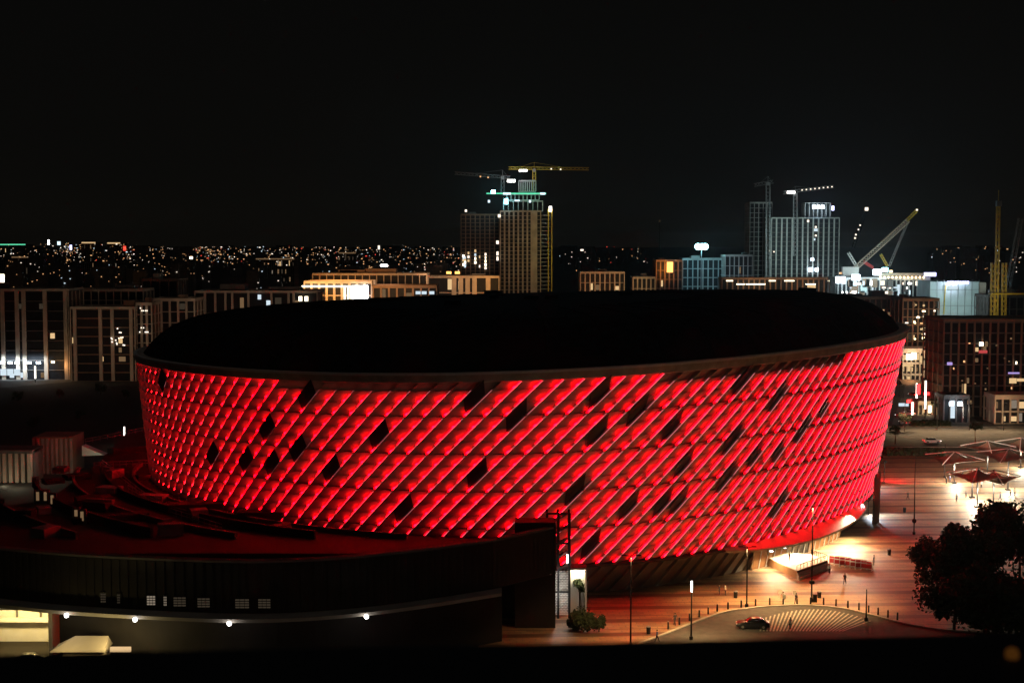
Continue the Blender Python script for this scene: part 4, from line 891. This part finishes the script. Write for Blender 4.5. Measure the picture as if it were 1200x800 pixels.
for k in range(34):
    px = R.uniform(986, 1086); MB().cbox(A(px, R.choice([332, 337, 343]) + R.uniform(-.6, .6), 779.2), (R.choice([.6, 1.0, 2.2]), .3, R.choice([.8, 1.4, 2.4]))).build('site_lamp', M[R.choice(['w_cool', 'e_dotc', 'w_cool', 'e_white', 'e_dotw'])], t)
for k in range(14):
    px = R.uniform(988, 1084); MB().cbox(A(px, R.choice([331.5, 338, 345]), 779.3), (R.uniform(2, 4.5), .2, R.uniform(3.5, 5))).build('infill_sheet', M[R.choice(['sheet', 'dark_concrete', 'dark_concrete', 'brown'])], t)
for k in range(12): MB().cbox(A(1032 + k * 4.6, 325, 778.6), (.8, .4, 1.0)).build('string_lamp', M['e_warm'], t)
for px, py, s_, m in ((985, 328, 5, 'e_cool'), (1003, 325, 4.4, 'e_cool'), (1028, 319, 4.4, 'e_cool'), (1037, 316, 3, 'e_cyan'), (985, 320, 1.4, 'e_doto'), (1044, 318, 1.6, 'e_warm')): MB().cbox(A(px, py, 776), (s_, .6, s_ * .7)).build('floodlight', M[m], t)
for px, py, pw in ((985, 328, 40000), (1003, 325, 30000), (1030, 318, 45000)): lamp('SPOT', A(px, py, 774), pw, (.6, .9, 1), t, .6, Vector((0, 0, 40)), 70)
MB().cbox(A(1090, 321.5, 777), (6.4, .5, 2)).build('sign', M['e_purple'], t)
for px, pw in ((990, 5000), (1012, 4500), (1035, 9000), (1060, 3000)): wash(A(px, 330, 758), pw * 1.5, (.72, .97, 1), t, 1)
wash(A(1065, 321, 776), 1500, (1, .75, .45), t, .8)
building('apartment_block', 'black unlit block with flat roof in front of the floodlit shell, behind the rim', 966, 1060, 350, 585, 18, 8, 14, 'dark_concrete', 'dark_concrete', pier=.5, slab=.3, seed=51, roofs=2, lit=((6, 10, 'w_warm'), (6, 11, 'w_dim')))
# sheeted white building
t = thing('sheeted_building', 'boxy building wrapped in pale turquoise sheeting with a row of lamps on top', 'building', tuple(A(1122, 375, 700)))
a = A(1090, 330, 700); b = A(1146, 375, 700); c = A(1156, 330, 700)
MB().box((a.x, 700, 0), (b.x, 722, a.z)).build('sheeting', M['sheet'], t); MB().box((b.x + .01, 700.3, 0), (c.x, 721, a.z - .4)).build('end_wall', M['beige'], t)
mb = MB()
for k in range(8): xx = a.x + (b.x - a.x) * k / 7; mb.tube((xx, 699.6, 0), (xx, 699.6, a.z + 1), .12, 4)
for k in range(5): mb.tube((a.x, 699.6, a.z * k / 4.5), (b.x, 699.6, a.z * k / 4.5), .1, 4)
mb.build('scaffold', M['grey'], t)
for k in range(9): MB().cbox(A(1111 + k * 2.9, 331, 699), (.9, .5, 1.3)).build('lamp', M['e_purple'], t)
MB().cbox(A(1117, 337, 699), (4.6, .4, 1.6)).build('banner', M['w_cool'], t)
mb = MB(); mb.tube(A(1108, 334, 698.8), A(1106, 368, 698.8), .3, 4); mb.build('hoist', M['yellow'], t)
wash(A(1110, 340, 672), 11000, (.72, .98, .98), t, 1); wash(A(1130, 355, 668), 11000, (.72, .98, .98), t, 1); wash(A(1118, 333, 694), 2600, (.75, .75, 1), t, .5)
# yellow cranes on the right
t = lattice_crane('tower_crane', 'yellow lattice crane mast rising on the right beside the sheeted building', A(1167, 378, 640), A(1170, 236, 640), A(1169.5, 262, 640), A(1170.5, 236, 640), 'yellow', 1.3, group='cranes', r=.2)
for px in (1163, 1176): MB().lattice(A(px, 378, 641), A(px + 1, 308, 641), 1.6, 12, .2).build('leg', M['yellow'], t)
MB().box((A(1160, 344, 640).x, 638, A(1160, 345, 640).z), (A(1300, 344, 640).x, 642, A(1160, 343.4, 640).z)).build('gangway', M['yellow'], t)
wash(A(1166, 355, 625), 2800, (1, .85, .4), t, 1); wash(A(1171, 310, 622), 1100, (1, .85, .5), t, 1)
t = thing('luffing_crane', 'dark luffing boom at the right edge beyond the yellow mast', 'crane', tuple(A(1182, 345, 660)), 'cranes')
MB().lattice(A(1181, 340, 660), A(1196, 256, 660), 1.8, 18, .2).build('boom', M['grey'], t); MB().cbox(A(1180, 342, 660), (4, 3, 3)).build('cab', M['grey'], t)
wash(A(1186, 300, 640), 700, (1, .9, .7), t, 1)
building('office_block', 'dark block behind the yellow crane with a row of warm roof lamps', 1158, 1260, 348, 680, 20, 5, 12, 'dark_concrete', 'dark_concrete', seed=55, slab=.3, pier=.4, roofs=1, prob=.05)
# right apartment block
t, X0, X1, zt = building('apartment_block', 'big dark brown apartment block at the right edge with few lit windows', 1106, 1262, 377, 445, 22, 9, 17, 'brown', 'brown', pier=.45, slab=.4, sm='dark_concrete', seed=60, roofs=0, lit=((6, 4, 'w_warm'), (6, 5, 'w_dim'), (5, 4, 'w_dim'), (2, 12, 'w_warm'), (3, 3, 'w_dim'), (1, 3, 'w_dim')))
big_block = t
for px, pw in ((1130, 1500), (1165, 2000), (1195, 2000)): wash(A(px, 470, 415), pw * .10, (1, .62, .36), t, 1)
t, X0, X1, zt = building('shop_row', 'low warm-lit shop row at the right edge behind the street', 1166, 1240, 466, 428, 10, 2, 8, 'beige', 'beige', pier=.4, slab=.5, seed=61, roofs=0, prob=.35, lit=((0, 1, 'w_warm'), (0, 2, 'w_warm'), (1, 3, 'w_warm')))
wash(A(1180, 484, 421), 1500, (1, .66, .36), t, .5)
t, X0, X1, zt = building('shop', 'small shop with a cold blue-white glowing front beside the light columns', 1106, 1136, 466, 430, 9, 1, 4, 'dark_concrete', 'dark_concrete', pier=.3, seed=62, roofs=0, lit=((0, 1, 'w_cool'),))
for px in (1115, 1125): MB().cbox(A(px, 473, 428), (1.2, .4, 1.2)).build('lamp', M['e_cool'], t)
wash(A(1122, 480, 425), 700, COOL, t, .4)
t, X0, X1, zt = building('apartment_block', 'narrow brown block with scattered warm lights right against the arena rim', 1058, 1101, 352, 560, 18, 10, 7, 'brown', 'brown', pier=.5, seed=63, roofs=1, prob=.16)
for px, py in ((1090, 372), (1091, 379), (1093, 386), (1089, 392), (1082, 396), (1096, 398)): MB().cbox(A(px, py, 558), (.8, .4, .8)).build('balcony_lamp', M['e_warm'], t)
for k in range(26): MB().cbox(A(R.uniform(1062, 1100), R.choice([358, 364, 371, 378, 385, 392, 398, 404]) + R.uniform(-1, 1), 558), (R.choice([.5, .7, 1.2]), .4, R.choice([.5, .7]))).build('balcony_lamp', M[R.choice(['e_doto', 'e_warm', 'w_warm', 'e_dotw'])], t)
wash(A(1085, 400, 535), 3500, (1, .6, .35), t, 1)
fl = thing('street_floodlight', 'bright blue-white street floodlight between the brown blocks', 'floodlight', tuple(A(1106, 420, 520)))
p = A(1105, 379, 520); MB().tube((p.x, p.y, 0), p, .2, 6, .12).build('mast', M['grey'], fl); MB().cbox(p, (1.6, .5, 1.8)).build('lamp', M['e_cool'], fl); lamp('POINT', p - Vector((0, 2, 1)), 3500, COOL, fl, .6)
t, X0, X1, zt = building('shop_row', 'two-storey warm bright shop row at the end of the side street', 1058, 1104, 411, 545, 12, 3, 9, 'beige', 'beige', pier=.4, slab=.8, seed=64, roofs=0, prob=.5, lit=tuple((2, i, 'w_warm') for i in (0, 2, 3)) + tuple((1, i, 'w_warm') for i in (1, 2, 5)))
big_shops = t
wash(A(1075, 425, 530), 7000, (1, .72, .42), t, .6); wash(A(1092, 420, 530), 4500, (1, .8, .55), t, .6)
t, X0, X1, zt = building('shop', 'low yellow-lit shop front at the foot of the light columns', 1076, 1104, 473, 450, 8, 1, 5, 'beige', 'beige', pier=.3, seed=65, roofs=0, prob=.6, lit=((0, 1, 'w_warm'), (0, 2, 'w_bright')))
wash(A(1088, 482, 444), 1800, (1, .78, .4), t, .5)
for px, py, sx_, sz_, m in ((1066, 418, 2.6, 2.2, 'w_bright'), (1071, 417, 1.8, 2.6, 'w_bright'), (1080, 421, 1.4, 2.6, 'w_warm'), (1092, 424, 4.5, .7, 'w_bright'), (1100, 421, 3, .7, 'w_bright'), (1064, 428, 4, .8, 'w_warm')): MB().cbox(A(px, py, 543.8), (sx_, .4, sz_)).build('lit_sign', M[m], big_shops)
for k in range(16): MB().cbox(A(R.uniform(1112, 1200), R.uniform(395, 462), 444.2), (R.choice([.3, .5]), .3, R.choice([.3, .6]))).build('balcony_lamp', M[R.choice(['e_doto', 'w_dim', 'w_warm', 'w_dim'])], big_block)
for px, py, sx_, sz_, m in ((1150, 403, 1.2, 1.2, 'w_bright'), (1156, 403, .8, 1.6, 'w_dim'), (1113, 426, 1.6, .9, 'far_sign'), (1188, 437, 3.5, .5, 'far_sign'), (1187, 446, 2.2, 1.6, 'w_warm'), (1196, 445, 2.2, .9, 'w_warm'), (1128, 458, .5, 4.5, 'w_dim'), (1131, 458, .5, 4.5, 'w_warm'), (1191, 425, .4, .8, 'w_bright'), (1152, 412, 2.6, .9, 'red_sign')):
    MB().cbox(A(px, py, 444.2), (sx_, .3, sz_)).build('lit_sign', M[{'far_sign': 'violet_dim', 'red_sign': 'red_dim'}.get(m, m)], big_block)
for k, (px, py, D_, lab) in enumerate(((1068, 448, 500, 'brown awning lit from below, left side of the side street'), (1096, 446, 505, 'brown awning lit from below, right side of the side street'))):
    p = A(px, py, D_); aw = thing('awning', lab, 'awning', (p.x, D_, 0)); MB().add([(p.x - 3.6, D_ - 2, p.z - .5), (p.x + 3.6, D_ - 2, p.z - .5), (p.x + 3.6, D_ + 3, p.z + .8), (p.x - 3.6, D_ + 3, p.z + .8), (p.x - 3.6, D_ - 2, p.z - .65), (p.x + 3.6, D_ - 2, p.z - .65), (p.x + 3.6, D_ + 3, p.z + .65), (p.x - 3.6, D_ + 3, p.z + .65)], [(0, 1, 2, 3), (7, 6, 5, 4), (0, 4, 5, 1), (1, 5, 6, 2), (2, 6, 7, 3), (3, 7, 4, 0)]).build('roof', M['fabric'], aw)
    for sx_ in (-3.3, 3.3):
        for yy in (-1.7, 2.7): MB().tube((p.x + sx_, D_ + yy, 0), (p.x + sx_, D_ + yy, p.z - .3 + (.5 if yy > 0 else -.3)), .1, 5).build('post', M['black'], aw)
    lamp('POINT', (p.x, D_, p.z + 3), 700, (1, .6, .3), aw, .4); lamp('POINT', (p.x, D_ - 4, 2.5), 500, (1, .7, .4), aw, .4)
for k, (px, py, lab, m) in enumerate(((1059, 474, 'white and pink glowing shop sign low beside the arena edge', 'w_cool'), (1066, 470, 'small red neon sign left of the upright red sign', 'e_tail'), (1086, 461, 'small red lamp sign high on the right of the side street', 'e_tail'), (1103, 451, 'small pinkish lamp sign at the corner of the brown block', 'red_dim'), (1091, 476, 'yellow glowing sign above the low shop', 'w_bright'))):
    p = A(px, py, 462 - k); sg = thing('shop_sign', lab, 'sign', (p.x, p.y, 0)); MB().cbox(p, (1.7 if k != 0 else 3.2, .3, 1.0)).build('panel', M[m], sg); MB().tube((p.x, p.y + .3, 0), (p.x, p.y + .3, p.z), .1, 5).build('post', M['black'], sg)
# red glow in the side street: big red shop sign
t = thing('shop_sign', 'glowing red upright shop sign in the side street', 'sign', tuple(A(1076, 462, 470)))
MB().cbox(A(1076, 456, 470), (1.2, .4, 3.4)).build('panel', M['e_tail'], t); mb = MB(); p = A(1076, 470, 470); mb.tube((p.x, p.y + .3, 0), (p.x, p.y + .3, p.z + 6), .2, 5); mb.build('post', M['black'], t)
wash(A(1070, 475, 455), 1800, (1, .05, .05), t, .6); wash(A(1062, 482, 440), 1200, (1, .06, .08), t, .6)

# ------------------------------------------------------------------ glowing light columns in the streets
proto = None
cols_px = [(1079, 430, 411), (1090, 416, 405), (1102.5, 416, 404), (1074, 474, 449), (1084, 490, 446), (1069, 491, 471), (1093, 455, 442), (1148, 484, 460), (1128, 495, 473), (1164, 476, 452), (1117, 480, 468), (41.5, 448, 429), (107.5, 431, 410), (147, 437, 416), (156, 424, 405), (53, 432, 411), (146, 523, 500)]
where = ['far right end of the side street by the upper shops', 'up the side street left of the floodlight', 'just below the blue-white floodlight', 'left of the red sign in the side street', 'tall one before the yellow shop front', 'closest to the arena edge in the side street', 'above the yellow shop, behind the tall one', 'on the dark block at right, mid street', 'before the blue-white shop', 'rightmost on the dark apartment block', 'beside the blue-white shop, small', 'before the bright white shops at far left', 'between the left apartment blocks', 'second left of the arena shoulder', 'touching the arena rim at left', 'at the corner of the far-left block', 'small one low in the dark by the arena']
for i, (px, yb, yt) in enumerate(cols_px):
    g = G(px, yb) if i != 16 else G(px, yb, 0); top = A(px, yt, g.y); hh = top.z
    t = thing('light_column', 'slim glowing light column, ' + where[i], 'street lamp', tuple(g), 'glowing light columns')
    MB().tube(g, g + Vector((0, 0, hh * .25)), .16, 6).build('post', M['black'], t)
    MB().tube(g + Vector((0, 0, hh * .25)), g + Vector((0, 0, hh)), .27 * g.y / 450, 6).build('light_tube', M['e_post'], t)
    lamp('POINT', g + Vector((0, -1.5, hh * .7)), 230 * (g.y / 450) ** 2, (1, .86, .66), t, .5)
o = [x for x in bpy.data.objects if x.get('label', '').endswith('by the arena') and x.name.startswith('light_col')]
for i, px in enumerate((240, 440, 640, 840, 1000)):  # unseen lamps added as fill for the arena rim and base wall
    X_ = (px - 600) * 140 / F; g = Vector((X_, 140, 0)); t = thing('street_or_fill_lamp', 'unseen pole lamp added below the viewing ledge to brighten the arena rim', 'street lamp', tuple(g), 'added fill lamps below the ledge')
    MB().tube(g, g + Vector((0, 0, 12)), .14, 6, .08).build('pole', M['black'], t); MB().cbox(g + Vector((0, .5, 12)), (.5, 1.4, .16)).build('lamp_head', M['grey'], t)
    lamp('POINT', g + Vector((0, .8, 11.7)), 480 if px < 900 else 1300, (1, .68, .42) if px < 900 else (1, .86, .70), t, .4)
# ordinary street lamps lighting the street behind the plaza
for i, px in enumerate((1060, 1098, 1136, 1176)):
    g = G(px, 504); t = thing('street_or_fill_lamp', ['dark arm street lamp beside the arena edge', 'dark arm street lamp before the hedge', 'dark arm street lamp near the spindly tree', 'dark arm street lamp at the right edge'][i], 'street lamp', tuple(g), 'arm lamps on the street')
    MB().tube(g, g + Vector((0, 0, 8)), .12, 6, .07).build('pole', M['black'], t); MB().tube(g + Vector((0, 0, 7.9)), g + Vector((0, -2, 8.2)), .07, 5).build('arm', M['black'], t); MB().cbox(g + Vector((0, -2.1, 8.2)), (.35, .8, .14)).build('lamp_head', M['grey'], t)
    lamp('SPOT', g + Vector((0, -2.2, 8.05)), 9000, (1, .66, .34), t, .3, g + Vector((0, -4, 0)), 150)

# ------------------------------------------------------------------ low pale structure at the left
t = thing('annex', 'low pale annex with a row of columns, standing left of the arena', 'building', tuple(G(40, 567)))
a = A(-20, 528, 323); b = A(39, 567, 323); MB().box((a.x, 324, 0), (b.x, 330, a.z)).build('wall', M['dark_concrete'], t); mb = MB()
for k in range(8): xx = a.x + (b.x - a.x) * (k + .5) / 8; mb.box((xx - .45, 322.6, 0), (xx + .35, 323.9, a.z - .6))
mb.build('column', M['beige'], t); MB().box((a.x, 322.4, a.z - .58), (b.x, 330.5, a.z + .2)).build('eave', M['dark_concrete'], t)
a = A(38, 512, 335); b = A(84, 545, 335); MB().box((a.x, 335, 0), (b.x, 345, a.z)).build('side_wing', M['brown'], t)
mb = MB()
for k in range(9): xx = a.x + (b.x - a.x) * k / 8.2; mb.box((xx, 334.6, 0), (xx + .55, 334.97, a.z - .3))
mb.build('pilaster', M['concrete'], t)
g1, g2, g3 = A(96, 534, 338), A(122, 533, 338), A(96, 522, 338); MB().add([g1, g2, g3, g1 + Vector((0, 3, 0)), g2 + Vector((0, 3, 0)), g3 + Vector((0, 3, 0))], [(0, 1, 2), (5, 4, 3), (0, 2, 5, 3), (1, 4, 5, 2), (0, 3, 4, 1)]).build('ramp_wall', M['white'], t)
lamp('POINT', A(20, 560, 315), 320, (1, .92, .62), t, .5); lamp('POINT', A(60, 540, 322), 260, (.95, 1, .75), t, .5); lamp('POINT', A(112, 536, 334), 90, (.85, 1, .6), t, .4)
lamp('POINT', A(5, 565, 318), 160, (1, .92, .62), t, .5)
# dark flat land and bushes left of the arena
for i, (px, py) in enumerate(((20, 470), (70, 466), (118, 462), (148, 470), (40, 500), (95, 492))): tree(px, py, R.uniform(3, 4.5), R.uniform(1.6, 2.2), 'dark bush-like tree in the unlit ground left of the arena', 350, 60 + i, .3, 'small_tree', 0, 'bushes in the dark ground at left')
struct('left_street', flat([(-40, 458), (165, 440), (160, 432), (-40, 446)], .012), M['asphalt'])

# ------------------------------------------------------------------ far city
r = random.Random(5)
def far_block(px, D, h, wpx, label, grp, m=None):
    g = A(px, 300, D); wd = wpx * D / F; t = thing('city_block', label, 'building', (g.x, D, 0), grp)
    MB().box((g.x - wd / 2, D, 0), (g.x + wd / 2, D + wd * .7, h)).build('wall', M['dark_concrete'], t)
    mb = MB()
    for k in range(r.randint(2, 6)):
        s_ = D / F * r.uniform(.35, .8); mb.box((x_ := g.x + r.uniform(-.45, .45) * wd, D - .5, (z_ := r.uniform(.35, .98) * h)), (x_ + s_ * r.uniform(.8, 2.2), D - .3, z_ + s_))
    mb.build('windows', m or M[r.choice(['e_dotw', 'e_dotw', 'e_doto', 'e_doto', 'e_dotc'])], t); return t
for k in range(190):
    px = r.uniform(-10, 545) if k < 122 else r.uniform(655, 690) if k < 126 else r.uniform(1095, 1210); D = r.uniform(1300, 3800); py = r.uniform(287, 303 + (3800 - D) / 2500 * 8)
    if k >= 150: px = r.uniform(-10, 530); D = r.uniform(760, 1250); py = r.uniform(308, 326)
    h = max(6, H - (py - 283) * D / F); far_block(px, D, h, r.uniform(7, 22), 'small low block in the distant city lights', 'distant city blocks')
dots = {k: MB() for k in ('e_dotw', 'e_doto', 'e_dotc', 'e_dotr')}
CL = [r.uniform(0, 530) for _ in range(26)]
for k in range(1150):
    px = (r.choice(CL) + r.gauss(0, 11) if r.random() < .55 else r.uniform(-10, 540)) if k < 1100 else r.choice([r.uniform(655, 760), r.uniform(1080, 1205)]); D = r.choice([r.uniform(1100, 2200), r.uniform(2000, 4200)])
    py = 285 + abs(r.gauss(0, 1)) * 13 + (4 if px > 150 else 0)
    if r.random() < .35: py = r.choice([291, 296, 300, 305]) + r.gauss(0, .8) + (2 if px > 150 else 0)
    if px < 150 and r.random() < .5: py = r.uniform(286, 303)
    if py > 330: continue
    g = A(px, py, D); s_ = D / F * r.choice([.25, .3, .4, .45, .6, .85]); wd = r.choice([1, 1, 1.3, 2.2])
    dots[r.choice(['e_dotw'] * 4 + ['e_doto'] * 7 + ['e_dotc'] * 1 + ['e_dotr'])].box((g.x - s_ * wd / 2, D, g.z - s_ / 2), (g.x + s_ * wd / 2, D + .5, g.z + s_ / 2))
for k, mb in dots.items(): tag(mb.build('city_lights', M[k]), {'e_dotw': 'scattered white', 'e_doto': 'scattered orange', 'e_dotc': 'scattered bluish', 'e_dotr': 'scattered red'}[k] + ' lamps of the distant city at the horizon', 'city lights', None, 'stuff')
def long_block(label, p0, p1, ytop, D, strip, sm, floors=4, lit=6):
    t, X0, X1, zt = building('terminal_building', label, p0, p1, ytop, D, 30, floors, max(4, int((p1 - p0) / 2.2)), 'brown', 'dark_concrete', pier=.6, slab=.6, seed=int(p0) + 90, roofs=0, prob=.22)
    if strip: MB().box((X0, D - 1.2, zt), (X1, D - .6, zt + strip)).build('roof_light', M[sm], t)
    return t
long_block('far terminal building with a long green light line along its roof', -10, 30, 287, 2000, 1.2, 'e_green')
long_block('far building with a warm white roof line, left of the pair', 96, 112, 285, 1700, 1.3, 'w_warm', 7)
long_block('far building with a yellowish roof line, right of the pair', 126, 141, 285.5, 1700, 1.3, 'w_warm', 7)
long_block('far long low building with a bright band of lamps at far left', 14, 50, 302, 1500, 1.2, 'w_dim')
long_block('far low building with an orange lit band, left of centre', 300, 345, 304, 1600, 1.2, 'w_dim')
long_block('far low building with a soft white roof line near centre', 397, 417, 297, 1800, 1.3, 'w_dim')
for px, py, D, sx_, sz_, m, lab in ((57, 284, 1500, 1.6, 5, 'e_white', 'tall bright white mast lamp on the horizon at left'), (69, 285, 1600, 3.5, 4, 'e_dotc', 'pale bluish lamp cluster on the horizon at left'), (83, 290, 1500, 2, 5, 'e_purple', 'violet glowing sign among the far lights at left'), (146, 291, 1500, 3, 5, 'e_dotr', 'red glowing sign beside the roof-lit far building'),
                                    (2, 326, 700, 2.4, 4, 'w_bright', 'warm bright lamp at the left picture edge above the blocks'), (444, 290, 1500, 2.0, 4, 'e_dotw', 'white lamp peak standing above the far lights near centre'), (450, 311, 1400, 7, 2, 'e_white', 'white glowing sign among the far lights near centre'), (224, 302, 1400, 3, 2.4, 'w_bright', 'brightest warm lamp of the far lights above the left roof'),
                                    (682, 293, 1400, 3, 1.6, 'e_dotw', 'lone white lamp right of the ribbed tower'), (773, 259, 1500, .9, 1.6, 'w_dim', 'faint lone lamp high in the sky over the roof')):
    p = A(px, py, D); t = thing('far_lamp', lab, 'lamp', (p.x, p.y, 0)); MB().tube((p.x, p.y + .8, 0), (p.x, p.y + .8, p.z), .3, 5).build('mast', M['black'], t); MB().cbox(p, (sx_, .6, sz_)).build('lamp', M[m], t)

# ------------------------------------------------------------------ parapet of the viewer's own building
par = thing('parapet', 'dark out-of-focus ledge of the viewing terrace along the bottom edge', 'ledge', (0, 3.4, 0))
a = A(-60, 768, 3.35); b = A(1260, 741, 3.75); d = (b - a).normalized(); a -= d * 3; b += d * 3
z0 = 50
MB().add([a - Vector((0, .4, 0)), b - Vector((0, .4, 0)), b, a, (a.x, a.y - .4, z0), (b.x, b.y - .4, z0), (b.x, b.y, z0), (a.x, a.y, z0)], [(0, 1, 2, 3), (0, 4, 5, 1), (2, 6, 7, 3), (0, 3, 7, 4), (1, 5, 6, 2), (4, 7, 6, 5)]).build('coping', M['coping'], par)

p = A(1186, 766, 3.5); tl = thing('ledge_reflection', 'small amber ball added for a blurred reflection on the dark ledge at bottom right', 'lamp', tuple(p - Vector((0, 0, .04))))
MB().tube(p - Vector((0, 0, .05)), p - Vector((0, 0, .015)), .012, 8).build('base', M['black'], tl); MB().ball(p, .018, 10, 6).build('glow_ball', M['amber_dim'], tl)  # glowing ball added in place of a blurred reflection, no lamp stands here
hz = MB().box((-9500, -400, -1), (9500, 14500, 135)); hm = bpy.data.materials.new('night_haze'); n, l = nt(hm); n.remove(n['Principled BSDF'])
pv = n.new('ShaderNodeVolumePrincipled'); pv.inputs['Color'].default_value = (.85, .87, .9, 1); pv.inputs['Density'].default_value = .00003; pv.inputs['Anisotropy'].default_value = .85
l.new(pv.outputs[0], n['Material Output'].inputs['Volume'])
ho = hz.build('haze', hm); ho['kind'] = 'stuff'; ho['label'] = 'thin night haze over the whole city'
# ------------------------------------------------------------------ render
sc.render.engine = 'CYCLES'; sc.cycles.use_denoising = True
try: sc.cycles.denoiser = 'OPENIMAGEDENOISE'
except Exception: pass
sc.cycles.use_light_tree = True; sc.cycles.max_bounces = 4; sc.cycles.diffuse_bounces = 2; sc.cycles.glossy_bounces = 2; sc.cycles.caustics_reflective = False; sc.cycles.caustics_refractive = False
sc.cycles.sample_clamp_indirect = 3; sc.cycles.use_adaptive_sampling = True; sc.cycles.adaptive_threshold = .01
vs = sc.view_settings; vs.view_transform = 'Standard'; vs.look = 'None'; vs.gamma = 1; vs.exposure = 0
